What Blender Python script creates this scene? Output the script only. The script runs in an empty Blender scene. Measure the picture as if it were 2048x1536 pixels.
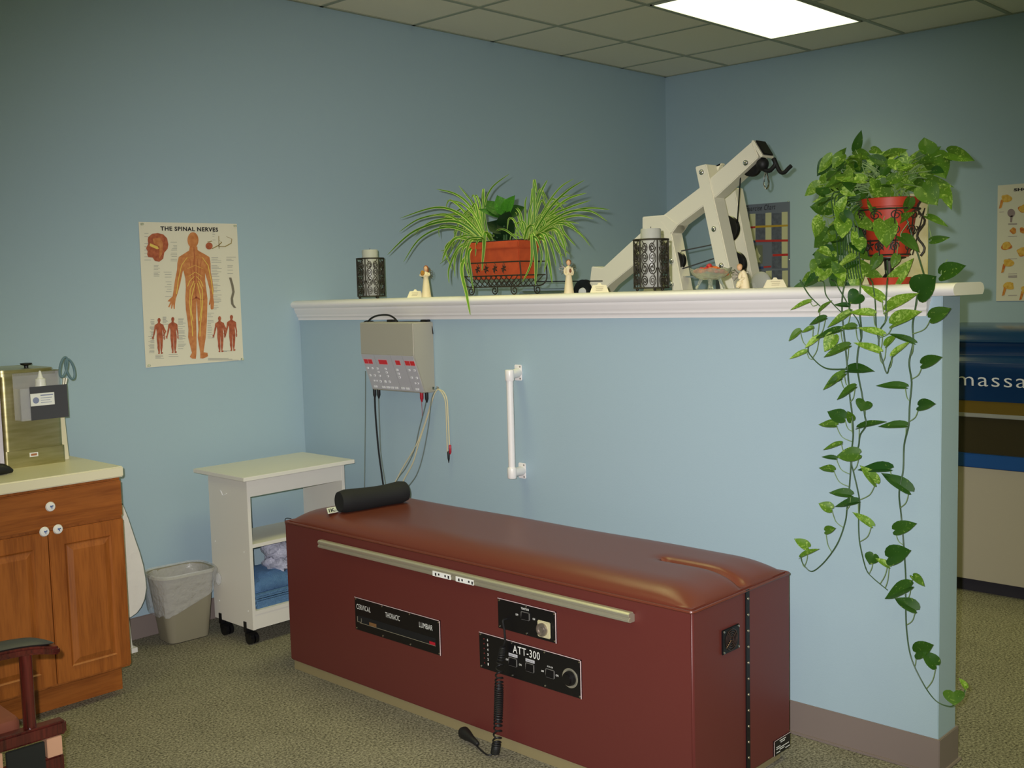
import bpy, bmesh, math, random
from mathutils import Vector, Matrix
from mathutils.geometry import tessellate_polygon
random.seed(7)
S = bpy.context.scene; COL = S.collection
V = Vector; PI = math.pi
# ------------------------------------------------------------------ camera
CAM = V((0, -4.5276, 1.5343)); FPX = 2185.1421
yaw, pit, rol = 0.81, -0.0902, -0.0253
FW = V((math.sin(yaw)*math.cos(pit), math.cos(yaw)*math.cos(pit), math.sin(pit)))
r0 = V((math.cos(yaw), -math.sin(yaw), 0)); u0 = r0.cross(FW)
RT = r0*math.cos(rol)+u0*math.sin(rol); UP = -r0*math.sin(rol)+u0*math.cos(rol)
cd = bpy.data.cameras.new('camera'); cam = bpy.data.objects.new('camera', cd); COL.objects.link(cam)
cd.sensor_width = 36; cd.sensor_fit = 'HORIZONTAL'; cd.lens = FPX/2048*36; cd.clip_start = .02
m = Matrix((RT, UP, -FW)).transposed().to_4x4(); m.translation = CAM; cam.matrix_world = m
S.camera = cam
def P(u, v, ax, val):
    """world point where a measured sight line meets the plane ax = val"""
    d = FW+RT*((u-1024)/FPX)-UP*((v-768)/FPX); i = 'xyz'.index(ax)
    return CAM+d*((val-CAM[i])/d[i])
# ------------------------------------------------------------------ materials
def lin(c):
    return tuple(((x/255/12.92) if x/255 <= .04045 else ((x/255+.055)/1.055)**2.4) for x in c)+(1,)
MATS = {}
def mat(name, rgb, rough=.6, metal=0, noise=None, bump=0, bscale=200, coat=0, trans=0, alpha=1, emit=None, spec=None, ior=None, sss=0):
    if name in MATS: return MATS[name]
    M = bpy.data.materials.new(name); M.use_nodes = True; nt = M.node_tree; b = nt.nodes['Principled BSDF']
    b.inputs['Base Color'].default_value = lin(rgb); b.inputs['Roughness'].default_value = rough; b.inputs['Metallic'].default_value = metal
    if coat: b.inputs['Coat Weight'].default_value = coat; b.inputs['Coat Roughness'].default_value = .15
    if trans: b.inputs['Transmission Weight'].default_value = trans
    if alpha < 1: b.inputs['Alpha'].default_value = alpha
    if spec is not None: b.inputs['Specular IOR Level'].default_value = spec
    if ior: b.inputs['IOR'].default_value = ior
    if emit: b.inputs['Emission Color'].default_value = lin(emit[0]); b.inputs['Emission Strength'].default_value = emit[1]
    tc = nt.nodes.new('ShaderNodeTexCoord')
    if noise:   # (second rgb, scale, lo, hi, stretch)
        rgb2, sc, lo, hi = noise[:4]; st = noise[4] if len(noise) > 4 else (1, 1, 1)
        mp = nt.nodes.new('ShaderNodeMapping'); mp.inputs['Scale'].default_value = st
        n = nt.nodes.new('ShaderNodeTexNoise'); n.inputs['Scale'].default_value = sc; n.inputs['Detail'].default_value = 5
        r = nt.nodes.new('ShaderNodeValToRGB'); r.color_ramp.elements[0].position = lo; r.color_ramp.elements[1].position = hi
        r.color_ramp.elements[0].color = lin(rgb); r.color_ramp.elements[1].color = lin(rgb2)
        nt.links.new(tc.outputs['Object'], mp.inputs['Vector']); nt.links.new(mp.outputs[0], n.inputs['Vector'])
        nt.links.new(n.outputs['Fac'], r.inputs['Fac']); nt.links.new(r.outputs['Color'], b.inputs['Base Color'])
    if bump:
        n2 = nt.nodes.new('ShaderNodeTexNoise'); n2.inputs['Scale'].default_value = bscale; n2.inputs['Detail'].default_value = 3
        bp = nt.nodes.new('ShaderNodeBump'); bp.inputs['Strength'].default_value = bump; bp.inputs['Distance'].default_value = .01
        nt.links.new(tc.outputs['Object'], n2.inputs['Vector']); nt.links.new(n2.outputs['Fac'], bp.inputs['Height']); nt.links.new(bp.outputs['Normal'], b.inputs['Normal'])
    MATS[name] = M; return M
def leafmat(name, dark, light, varieg, ridge=False):
    M = bpy.data.materials.new(name); M.use_nodes = True; nt = M.node_tree; b = nt.nodes['Principled BSDF']; L = nt.links.new
    b.inputs['Roughness'].default_value = .5; b.inputs['Specular IOR Level'].default_value = .3
    uv = nt.nodes.new('ShaderNodeUVMap'); uv.uv_map = 'UVMap'
    sep = nt.nodes.new('ShaderNodeSeparateXYZ'); L(uv.outputs[0], sep.inputs[0])
    at = nt.nodes.new('ShaderNodeAttribute'); at.attribute_name = 'tone'
    mx = nt.nodes.new('ShaderNodeMixRGB'); mx.inputs[1].default_value = lin(dark); mx.inputs[2].default_value = lin(light); L(at.outputs['Fac'], mx.inputs[0])
    m2 = nt.nodes.new('ShaderNodeMixRGB'); L(mx.outputs[0], m2.inputs[1]); m2.inputs[2].default_value = lin(varieg)
    if ridge:   # pale margins along both edges of a blade
        ab = nt.nodes.new('ShaderNodeMath'); ab.operation = 'ABSOLUTE'; L(sep.outputs['Y'], ab.inputs[0])
        cr = nt.nodes.new('ShaderNodeValToRGB'); cr.color_ramp.elements[0].position = .6; cr.color_ramp.elements[1].position = .78; L(ab.outputs[0], cr.inputs[0]); L(cr.outputs[0], m2.inputs[0])
    else:
        tc = nt.nodes.new('ShaderNodeTexCoord'); n = nt.nodes.new('ShaderNodeTexNoise'); n.inputs['Scale'].default_value = 75; n.inputs['Detail'].default_value = 3; n.inputs['Distortion'].default_value = 1.5
        L(tc.outputs['Object'], n.inputs['Vector'])
        ad = nt.nodes.new('ShaderNodeMath'); ad.operation = 'MULTIPLY_ADD'; L(at.outputs['Fac'], ad.inputs[0]); ad.inputs[1].default_value = .24; L(n.outputs['Fac'], ad.inputs[2])
        cr = nt.nodes.new('ShaderNodeValToRGB'); cr.color_ramp.elements[0].position = .66; cr.color_ramp.elements[1].position = .88; L(ad.outputs[0], cr.inputs[0]); L(cr.outputs[0], m2.inputs[0])
    L(m2.outputs[0], b.inputs['Base Color'])
    tr = nt.nodes.new('ShaderNodeBsdfTranslucent'); L(m2.outputs[0], tr.inputs[0]); ms = nt.nodes.new('ShaderNodeMixShader'); ms.inputs[0].default_value = .22
    L(b.outputs[0], ms.inputs[1]); L(tr.outputs[0], ms.inputs[2]); L(ms.outputs[0], nt.nodes['Material Output'].inputs['Surface'])
    MATS[name] = M; return M
def woodmat(name, c1, c2, rough, axis='Z', scale=9, coat=.3):
    M = bpy.data.materials.new(name); M.use_nodes = True; nt = M.node_tree; b = nt.nodes['Principled BSDF']; L = nt.links.new
    b.inputs['Roughness'].default_value = rough; b.inputs['Coat Weight'].default_value = coat; b.inputs['Coat Roughness'].default_value = .25
    tc = nt.nodes.new('ShaderNodeTexCoord'); mp = nt.nodes.new('ShaderNodeMapping')
    mp.inputs['Scale'].default_value = {'Z': (1, 1, .07), 'X': (.07, 1, 1)}[axis]; L(tc.outputs['Object'], mp.inputs[0])
    n0 = nt.nodes.new('ShaderNodeTexNoise'); n0.inputs['Scale'].default_value = scale; n0.inputs['Detail'].default_value = 2; L(mp.outputs[0], n0.inputs['Vector'])
    mu = nt.nodes.new('ShaderNodeMath'); mu.operation = 'MULTIPLY'; mu.inputs[1].default_value = 9; L(n0.outputs['Fac'], mu.inputs[0])
    fr = nt.nodes.new('ShaderNodeMath'); fr.operation = 'PINGPONG'; fr.inputs[1].default_value = 1; L(mu.outputs[0], fr.inputs[0])
    n1 = nt.nodes.new('ShaderNodeTexNoise'); n1.inputs['Scale'].default_value = scale*18; n1.inputs['Detail'].default_value = 4; L(mp.outputs[0], n1.inputs['Vector'])
    av = nt.nodes.new('ShaderNodeMath'); av.operation = 'MULTIPLY_ADD'; L(fr.outputs[0], av.inputs[0]); av.inputs[1].default_value = .45; L(n1.outputs['Fac'], av.inputs[2])
    cr = nt.nodes.new('ShaderNodeValToRGB'); cr.color_ramp.elements[0].position = .38; cr.color_ramp.elements[1].position = .95
    cr.color_ramp.elements[0].color = lin(c2); cr.color_ramp.elements[1].color = lin(c1); L(av.outputs[0], cr.inputs[0]); L(cr.outputs[0], b.inputs['Base Color'])
    MATS[name] = M; return M
WALL = mat('blue wall paint', (164, 187, 197), .62, bump=.06, bscale=260, spec=.3)
WHITE = mat('white gloss trim paint', (236, 232, 228), .35)
BASEB = mat('grey vinyl cove base', (128, 115, 108), .55)
# carpet: fine two-tone tufts
def carpet():
    M = bpy.data.materials.new('speckled cut pile carpet'); M.use_nodes = True; nt = M.node_tree; b = nt.nodes['Principled BSDF']; L = nt.links.new
    b.inputs['Roughness'].default_value = .95; b.inputs['Specular IOR Level'].default_value = .1
    tc = nt.nodes.new('ShaderNodeTexCoord'); n = nt.nodes.new('ShaderNodeTexNoise'); n.inputs['Scale'].default_value = 120; n.inputs['Detail'].default_value = 5; n.inputs['Roughness'].default_value = .75
    L(tc.outputs['Object'], n.inputs['Vector'])
    n2 = nt.nodes.new('ShaderNodeTexNoise'); n2.inputs['Scale'].default_value = 7; n2.inputs['Detail'].default_value = 3; L(tc.outputs['Object'], n2.inputs['Vector'])
    a = nt.nodes.new('ShaderNodeMath'); a.operation = 'MULTIPLY_ADD'; L(n2.outputs['Fac'], a.inputs[0]); a.inputs[1].default_value = .07; L(n.outputs['Fac'], a.inputs[2])
    cr = nt.nodes.new('ShaderNodeValToRGB'); e = cr.color_ramp.elements; e[0].position = .40; e[1].position = .68; e[0].color = lin((62, 58, 46)); e[1].color = lin((176, 170, 148))
    L(a.outputs[0], cr.inputs[0]); L(cr.outputs[0], b.inputs['Base Color'])
    bp = nt.nodes.new('ShaderNodeBump'); bp.inputs['Strength'].default_value = .8; bp.inputs['Distance'].default_value = .006; L(n.outputs['Fac'], bp.inputs['Height']); L(bp.outputs[0], b.inputs['Normal'])
    return M
CARPET = carpet()
CEIL = mat('acoustic ceiling tile', (248, 240, 220), .9, bump=.25, bscale=500)
GRID = mat('painted ceiling grid', (168, 172, 152), .6)
VINYL = mat('maroon vinyl', (96, 43, 39), .42, bump=.05, bscale=700)
VINYLT = mat('maroon vinyl cushion', (102, 50, 36), .34, bump=.05, bscale=700)
BLACKP = mat('black painted metal', (14, 13, 16), .4)
BLACKM = mat('matte black', (16, 16, 17), .8)
BLACKR = mat('black rubber', (18, 18, 20), .55)
ALU = mat('brushed aluminium', (196, 192, 172), .42, .7)
CHROME = mat('chrome', (225, 225, 225), .12, 1)
STEEL = mat('brushed stainless steel', (206, 196, 150), .36, 1, noise=((180, 170, 118), 6, .35, .65, (1, 1, 8)))  # gold tint of the reflected room light is put into the steel colour
PAPER = mat('poster paper', (226, 220, 198), .5)
INK = mat('black ink', (25, 22, 24), .6)
INKG = mat('grey ink', (150, 150, 140), .7)
INKW = mat('white lettering', (235, 235, 230), .5)
SKIN = mat('printed skin tone', (186, 112, 62), .5, noise=((206, 138, 84), 40, .35, .65))
SKIND = mat('printed muscle red', (150, 72, 46), .5, noise=((188, 104, 70), 60, .3, .7))
NERVE = mat('printed nerve yellow', (226, 196, 96), .5)
LAMI = mat('cream laminate', (222, 214, 184), .35)
CART = mat('white melamine board', (222, 218, 206), .4)
OAK = woodmat('oak veneer', (160, 92, 36), (128, 68, 22), .38)
OAKH = woodmat('oak veneer horizontal grain', (160, 92, 36), (128, 68, 22), .38, 'X')
MAHOG = woodmat('dark mahogany', (92, 32, 26), (54, 16, 14), .25, coat=.5)
PORC = mat('white porcelain', (228, 226, 220), .2)
BLUEI = mat('blue enamel', (70, 96, 150), .4)
TERRA = mat('terracotta', (190, 78, 34), .7, noise=((170, 66, 28), 30, .3, .7))
IRON = mat('wrought iron', (58, 54, 44), .5, .5)
SOIL = mat('potting soil', (40, 30, 22), .95, bump=1, bscale=120)
WAX = mat('ivory candle wax', (184, 184, 172), .35)
CREAMP = mat('cream resin', (226, 210, 170), .6)
REDH = mat('auburn resin', (150, 78, 36), .6)
FACE = mat('face resin', (214, 170, 130), .6)
WIRE = mat('thin wire', (120, 110, 96), .4, .8)
DEVG = mat('warm grey plastic', (164, 160, 146), .5)
DEVP = mat('pale grey panel', (184, 182, 186), .45)
DEVL = mat('panel seam', (150, 148, 152), .6)
LED = mat('red display window', (170, 14, 24), .3, emit=((190, 20, 30), .25))
BTN = mat('white button', (234, 234, 234), .4)
BINM = mat('taupe bin plastic', (140, 134, 112), .5)
LINER = mat('clear bin liner', (236, 238, 238), .15, alpha=.3, bump=1, bscale=35)
TOWEL = mat('blue terry towel', (86, 126, 170), .95, noise=((98, 138, 180), 60, .35, .7), bump=.8, bscale=300)
GYMW = mat('ivory powder coat', (244, 238, 216), .35)
WIREC = mat('ivory cable', (206, 196, 160), .5)
WIREG = mat('grey cable', (110, 122, 116), .5)
REDP = mat('red plastic', (170, 26, 44), .4)
BEDB = mat('glossy blue vinyl', (12, 50, 92), .2)
BEDB2 = mat('blue trim strip', (20, 76, 140), .4)
BEDC = mat('beige laminate', (180, 170, 150), .5)
DARKC = mat('brown panel with recess shade', (58, 50, 30), .25)  # brown panel, with the shade of its recess put into the colour
YREFL = mat('dark strip with yellow reflection', (150, 120, 50), .3, .7)  # yellow light reflected by a dark strip, painted as its base colour
DKICK = mat('dark plinth', (38, 34, 44), .6)
CARD = mat('cream card', (232, 222, 188), .6)
GLASS = mat('cut crystal glass', (246, 250, 232), .08, trans=.85, ior=1.45)
CLEAR = mat('clear acrylic', (210, 210, 216), .08, alpha=.3)
CHARC = mat('dark grey sheet', (66, 66, 72), .5)
CHARTB = mat('blue grey chart', (104, 110, 124), .5)
CHARTD = mat('slate photo block', (72, 76, 90), .6, noise=((96, 100, 112), 40, .3, .7))
CHARTW = mat('cream text column', (190, 188, 150), .6)
INKR = mat('red ink', (178, 46, 40), .6); INKY = mat('ochre ink', (176, 142, 40), .6); INKB = mat('blue ink', (52, 68, 120), .6)
ORAN = mat('printed orange', (196, 96, 34), .6, noise=((222, 160, 60), 60, .35, .65)); YELL = mat('printed yellow', (212, 160, 50), .6, noise=((230, 190, 90), 60, .35, .65))
POTH = leafmat('pothos leaf', (30, 74, 20), (118, 160, 40), (178, 206, 100))
SPID = leafmat('spider plant blade', (56, 112, 22), (104, 152, 38), (190, 206, 112), True)
BROAD = mat('broad green leaf', (34, 84, 28), .3)
STEMD = mat('green stem', (54, 84, 46), .5); STEML = mat('pale petiole', (124, 150, 96), .5)
PANEL = mat('fluorescent diffuser', (255, 255, 240), .5, emit=((255, 255, 216), 1.35))
# ------------------------------------------------------------------ geometry helpers
class G:
    def __init__(s): s.v = []; s.f = []; s.m = []; s.cur = 0; s.uv = None; s.tone = None
    def add(s, vs, fs):
        o = len(s.v); s.v += [V(p) for p in vs]
        for f in fs: s.f.append(tuple(i+o for i in f)); s.m.append(s.cur)
        return o
    def use(s, i): s.cur = i; return s
    def box(s, a, b, M=None):
        x0, y0, z0 = [min(p, q) for p, q in zip(a, b)]; x1, y1, z1 = [max(p, q) for p, q in zip(a, b)]
        vs = [V(p) for p in ((x0,y0,z0),(x1,y0,z0),(x1,y1,z0),(x0,y1,z0),(x0,y0,z1),(x1,y0,z1),(x1,y1,z1),(x0,y1,z1))]
        if M: vs = [M @ p for p in vs]
        s.add(vs, [(0,3,2,1),(4,5,6,7),(0,1,5,4),(1,2,6,5),(2,3,7,6),(3,0,4,7)]); return s
    def prism(s, poly, off):      # poly: 3d points (planar), off: extrusion vector
        n = len(poly); off = V(off); p = [V(q) for q in poly]
        o = s.add(p+[q+off for q in p], [(i, (i+1) % n, (i+1) % n+n, i+n) for i in range(n)])
        for t in tessellate_polygon([p]):
            s.f.append((o+t[0], o+t[1], o+t[2])); s.m.append(s.cur); s.f.append((o+n+t[2], o+n+t[1], o+n+t[0])); s.m.append(s.cur)
        return s
    def flat(s, poly):
        p = [V(q) for q in poly]; s.add(p, [tuple(t) for t in tessellate_polygon([p])]); return s
    def tube(s, pts, r, n=8, closed=False, cap=True):
        pts = [V(p) for p in pts]; N = len(pts); rs = r if isinstance(r, (list, tuple)) else [r]*N
        prev = None; rings = []
        for i, p in enumerate(pts):
            if closed: t = pts[(i+1) % N]-pts[i-1]
            else: t = pts[min(i+1, N-1)]-pts[max(i-1, 0)]
            t = t.normalized() if t.length > 1e-9 else V((0, 0, 1))
            if prev is None: a = t.orthogonal().normalized()
            else:
                a = prev-t*prev.dot(t); a = a.normalized() if a.length > 1e-6 else t.orthogonal().normalized()
            prev = a; b = t.cross(a); rings.append([p+(a*math.cos(2*PI*k/n)+b*math.sin(2*PI*k/n))*rs[i] for k in range(n)])
        fs = []
        for i in range(N if closed else N-1):
            j = (i+1) % N
            for k in range(n): fs.append((i*n+k, i*n+(k+1) % n, j*n+(k+1) % n, j*n+k))
        if cap and not closed: fs.append(tuple(range(n))[::-1]); fs.append(tuple((N-1)*n+k for k in range(n)))
        s.add([q for R in rings for q in R], fs); return s
    def lathe(s, prof, c, n=32, axis=(0, 0, 1), sx=1, sy=1):   # prof: (r,h)
        ax = V(axis).normalized(); a = (V((1, 0, 0)) if abs(ax.z) > .9 else ax.orthogonal().normalized()); b = ax.cross(a); c = V(c)
        vs = []; fs = []
        for r, h in prof:
            for k in range(n): vs.append(c+ax*h+a*(r*sx*math.cos(2*PI*k/n))+b*(r*sy*math.sin(2*PI*k/n)))
        for i in range(len(prof)-1):
            for k in range(n): fs.append((i*n+k, i*n+(k+1) % n, (i+1)*n+(k+1) % n, (i+1)*n+k))
        if prof[0][0] > 0: fs.append(tuple(range(n))[::-1])
        if prof[-1][0] > 0: fs.append(tuple((len(prof)-1)*n+k for k in range(n)))
        s.add(vs, fs); return s
    def cyl(s, a, b, r, n=20): return s.tube([a, b], r, n)
    def ball(s, c, rx, ry=None, rz=None, n=16, m=10):
        ry = ry or rx; rz = rz or rx; vs = []; fs = []
        for i in range(m+1):
            th = PI*i/m
            for k in range(n): vs.append(V(c)+V((rx*math.sin(th)*math.cos(2*PI*k/n), ry*math.sin(th)*math.sin(2*PI*k/n), rz*math.cos(th))))
        for i in range(m):
            for k in range(n): fs.append((i*n+k, (i+1)*n+k, (i+1)*n+(k+1) % n, i*n+(k+1) % n))
        s.add(vs, fs); return s
    def obj(s, name, mats, parent=None, smooth=False, bevel=0, seg=2, thing=None, fixn=True):
        if not isinstance(mats, (list, tuple)): mats = [mats]
        if parent is None:
            xs = [p.x for p in s.v]; ys = [p.y for p in s.v]; zs = [p.z for p in s.v]; loc = V(((min(xs)+max(xs))/2, (min(ys)+max(ys))/2, min(zs))); base = loc
        else: base = wl(parent); loc = V((0, 0, 0))
        me = bpy.data.meshes.new(name); me.from_pydata([p-base for p in s.v], [], s.f)
        for M in mats: me.materials.append(M)
        for pl, mi in zip(me.polygons, s.m): pl.material_index = mi
        if s.uv:
            ul = me.uv_layers.new(name='UVMap'); at = me.attributes.new('tone', 'FLOAT', 'POINT')
            for lp in me.loops: ul.data[lp.index].uv = s.uv[lp.vertex_index]
            for i, t in enumerate(s.tone): at.data[i].value = t
        elif fixn:
            bm = bmesh.new(); bm.from_mesh(me); bmesh.ops.remove_doubles(bm, verts=bm.verts, dist=1e-6); bmesh.ops.recalc_face_normals(bm, faces=bm.faces)
            if bevel:
                ed = [e for e in bm.edges if len(e.link_faces) == 2 and e.calc_face_angle() > .5]
                bmesh.ops.bevel(bm, geom=ed, offset=bevel, segments=seg, affect='EDGES', clamp_overlap=True)
            bm.to_mesh(me); bm.free()
        if smooth:
            me.polygons.foreach_set('use_smooth', [True]*len(me.polygons))
            try: me.set_sharp_from_angle(angle=math.radians(40))
            except Exception: pass
        me.update(); o = bpy.data.objects.new(name, me); COL.objects.link(o); o.location = loc
        if parent is not None: o.parent = parent
        return o
def wl(o):
    p = V((0, 0, 0))
    while o is not None: p += V(o.location); o = o.parent
    return p
def thing(name, loc, label, cat, group=None):
    o = bpy.data.objects.new(name, None); COL.objects.link(o); o.location = loc; o.empty_display_size = .05; return tag(o, label, cat, group)
def tag(o, label, cat, group=None, kind=None):
    o['label'] = label; o['category'] = cat
    if group: o['group'] = group
    if kind: o['kind'] = kind
    return o
def struct(o): o['kind'] = 'structure'; return o
def spline(pts, n=8):
    pts = [V(p) for p in pts]; out = []
    for i in range(len(pts)-1):
        p0 = pts[max(i-1, 0)]; p1 = pts[i]; p2 = pts[i+1]; p3 = pts[min(i+2, len(pts)-1)]
        for k in range(n):
            t = k/n; out.append(.5*((2*p1)+(p2-p0)*t+(2*p0-5*p1+4*p2-p3)*t*t+(3*p1-p0-3*p2+p3)*t*t*t))
    out.append(pts[-1]); return out
def text(s, o, rt, up, h, mt, parent, name='lettering', w=None, bold=0, depth=.0004, shear=0, align='LEFT'):
    """lettering mesh; o = lower left corner, h = cap height, w = total width"""
    cu = bpy.data.curves.new('t', 'FONT'); cu.body = s; cu.size = 1; cu.offset = bold; cu.extrude = 0; cu.shear = shear; cu.resolution_u = 3; cu.space_character = 1.12
    ob = bpy.data.objects.new('t', cu); COL.objects.link(ob); bpy.context.view_layer.update()
    me = bpy.data.meshes.new_from_object(ob.evaluated_get(bpy.context.evaluated_depsgraph_get())); bpy.data.objects.remove(ob); 
    xs = [v.co.x for v in me.vertices]; x0, x1 = min(xs), max(xs); hc = .69
    sx = (w/(x1-x0)) if w else h/hc; sy = h/hc; rt = V(rt).normalized(); up = V(up).normalized(); nn = rt.cross(up); base = wl(parent); o = V(o)
    for v in me.vertices: c = v.co.copy(); v.co = o+rt*((c.x-x0)*sx)+up*(c.y*sy)+nn*depth-base
    me.materials.clear(); me.materials.append(mt); q = bpy.data.objects.new(name, me); COL.objects.link(q); q.parent = parent; return q
def rectloop(x0, x1, y0, y1, r, n=5):
    out = []
    for cx, cy, a in ((x1-r, y1-r, 0), (x0+r, y1-r, 90), (x0+r, y0+r, 180), (x1-r, y0+r, 270)):
        for k in range(n+1): t = math.radians(a+90*k/n); out.append((cx+r*math.cos(t), cy+r*math.sin(t)))
    return out
# ------------------------------------------------------------------ the setting
XH = 3.2326; TH = .134; LH = 3.2195; XR = 6.375; HC = 2.946; X0 = -2.6; Y0 = -7.6
XF = XH+TH
def zt(y): return 1.484+.0075*abs(y)
struct(G().box((X0, Y0, -.1), (XR, 0, 0)).obj('floor', CARPET))
struct(G().box((X0, Y0, HC), (XR, 0, HC+.1)).obj('ceiling', CEIL))
struct(G().box((X0-.1, 0, 0), (XR+.1, .1, HC)).obj('wall_back', WALL))
struct(G().box((XR, Y0, 0), (XR+.1, 0, HC)).obj('wall_right', WALL))
struct(G().box((X0-.1, Y0, 0), (X0, 0, HC)).obj('wall_left', WALL))
struct(G().box((X0-.1, Y0-.1, 0), (XR+.1, Y0, HC)).obj('wall_front', WALL))
g = G(); p = []
for y in (0, -LH): p.append([(XH, y, 0), (XF, y, 0), (XF, y, zt(y)-.03), (XH, y, zt(y)-.03)])
g.add(p[0]+p[1], [(0,1,2,3),(7,6,5,4),(0,4,5,1),(1,5,6,2),(2,6,7,3),(3,7,4,0)]); struct(g.obj('wall_partition', WALL, bevel=.002))
def sweep(prof, y0, y1, name, mt, slant=0):   # prof (x, dz from shelf top), run along y
    n = len(prof); g = G(); A = [V((x, y0, zt(y0)+d)) for x, d in prof]; B = [V((x, y1+slant*(-d), zt(y1)+d)) for x, d in prof]
    g.prism(A, (0, 0, 0)) if False else None
    g.add(A+B, [(i, (i+1) % n, (i+1) % n+n, i+n) for i in range(n)])
    t = tessellate_polygon([A]); g.f += [tuple(q) for q in t]+[tuple(i+n for i in q) for q in t]; g.m += [0]*(2*len(t))
    return struct(g.obj(name, mt, smooth=True))
cx0, cx1 = XH-.052, XF+.052
cap = [(cx0+.012, -.004), (cx0+.03, 0), (cx1-.03, 0), (cx1-.012, -.004), (cx1-.003, -.012), (cx1, -.02), (cx1-.003, -.029), (cx1-.012, -.037), (cx0+.012, -.037), (cx0+.003, -.029), (cx0, -.02), (cx0+.003, -.012)]
sweep(cap, 0, -LH-.052, 'trim_1', WHITE)
mo = [(XH, -.0375), (XH-.032, -.0375), (XH-.032, -.046), (XH-.029, -.05), (XH-.026, -.06), (XH-.02, -.068), (XH-.018, -.071), (XH-.018, -.078), (XH-.012, -.083), (XH-.009, -.088), (XH-.009, -.097), (XH, -.097)]
sweep(mo, 0, -LH+.022, 'trim_2', WHITE, .25)
sweep([(2*XH+TH-x, d) for x, d in mo], 0, -LH+.022, 'trim_3', WHITE, .25)
def bb(a, b, name): 
    struct(G().box(a, b).obj(name, BASEB, bevel=.003))
bb((X0, -.008, 0), (XH, 0, .1), 'baseboard_back')
bb((XF+.008, -.008, 0), (XR, 0, .1), 'baseboard_back_far')
bb((XR-.008, Y0, 0), (XR, -.008, .1), 'baseboard_right')
g = G(); lp = [(XH, 0), (XH-.008, 0), (XH-.008, -LH-.008), (XF+.008, -LH-.008), (XF+.008, 0), (XF, 0), (XF, -LH), (XH, -LH)]
g.prism([(x, y, 0) for x, y in lp], (0, 0, .112))
lp2 = [(XH, 0), (XH-.016, 0), (XH-.016, -LH-.016), (XF+.016, -LH-.016), (XF+.016, 0), (XF, 0), (XF, -LH), (XH, -LH)]
g.prism([(x, y, 0) for x, y in lp2], (0, 0, .008)); struct(g.obj('baseboard_partition', BASEB, bevel=.002))
# ceiling grid
SX, SY = .6096, .6004; GX = 5.8757; GY = -.5077
g = G(); x = GX
while x > X0: g.box((x-.012, Y0, HC-.004), (x+.012, 0, HC)); x -= SX
y = GY
while y > Y0: g.box((X0, y-.012, HC-.0045), (XR, y+.012, HC)); y -= SY
g.box((X0, -.02, HC-.004), (XR, 0, HC)); g.box((XR-.02, Y0, HC-.004), (XR, 0, HC))
struct(g.obj('trim_4', GRID))
# recessed troffers: the one in the picture and the others of the same ceiling
def troffer(x1, y1, label):
    t = thing('ceiling_light', (x1-SX, y1-SY/2, HC), label, 'light', 'recessed ceiling lights')
    g = G(); a, b, c, d = x1-2*SX+.014, x1-.014, y1-SY+.014, y1-.014
    for q in (((a, c, HC-.009), (b, c+.012, HC-.001)), ((a, d-.012, HC-.009), (b, d, HC-.001)), ((a, c, HC-.009), (a+.012, d, HC-.001)), ((b-.012, c, HC-.009), (b, d, HC-.001))): g.box(*q)
    g.obj('frame', GRID, t); G().box((a+.012, c+.012, HC-.007), (b-.012, d-.012, HC-.0055)).obj('diffuser', PANEL, t)
    la = bpy.data.lights.new('fluorescent_tubes', 'AREA'); la.shape = 'RECTANGLE'; la.size = 2*SX-.06; la.size_y = SY-.06; la.energy = 7.2; la.color = (1, .99, .37); la.spread = math.radians(112)
    lo = bpy.data.objects.new('fluorescent_tubes', la); COL.objects.link(lo); lo.location = (x1-SX, y1-SY/2, HC-.008)
troffer(GX, GY-SY, 'bright rectangular fluorescent light panel in the tiled ceiling')
for i, j in ((4, 1), (8, 1), (0, 5), (4, 5), (8, 5), (0, 9), (4, 9), (8, 9)):
    troffer(GX-i*SX, GY-j*SY, 'fluorescent ceiling panel outside the picture, above or behind the viewer')
# ------------------------------------------------------------------ maroon traction table
TX0, TY0, TL, TW, TZ = 2.497, -.866, 1.958, .5416, .611
def tl(d, n, z): return V((TX0+n, TY0-d, z))
T = thing('massage_table', tl(TL/2, TW/2, 0), 'long box-shaped maroon vinyl therapy table with cushioned top beside the half wall', 'therapy table')
g = G(); g.box(tl(0, 0, .039), tl(TL, TW, TZ)); g.obj('body', VINYL, T, bevel=.007, smooth=True, seg=3)
G().box(tl(.01, .012, 0), tl(TL-.03, TW-.012, .045)).obj('base_trim', mat('tan base strip', (140, 128, 92), .6), T)
g = G(); pr = []   # piping round the rim
for d, n in rectloop(.0, TL, .0, TW, .012, 4): pr.append(tl(d, n, TZ-.002))
g.tube(pr, .0045, 6, closed=True); g.obj('piping', VINYLT, T, smooth=True)
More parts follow.
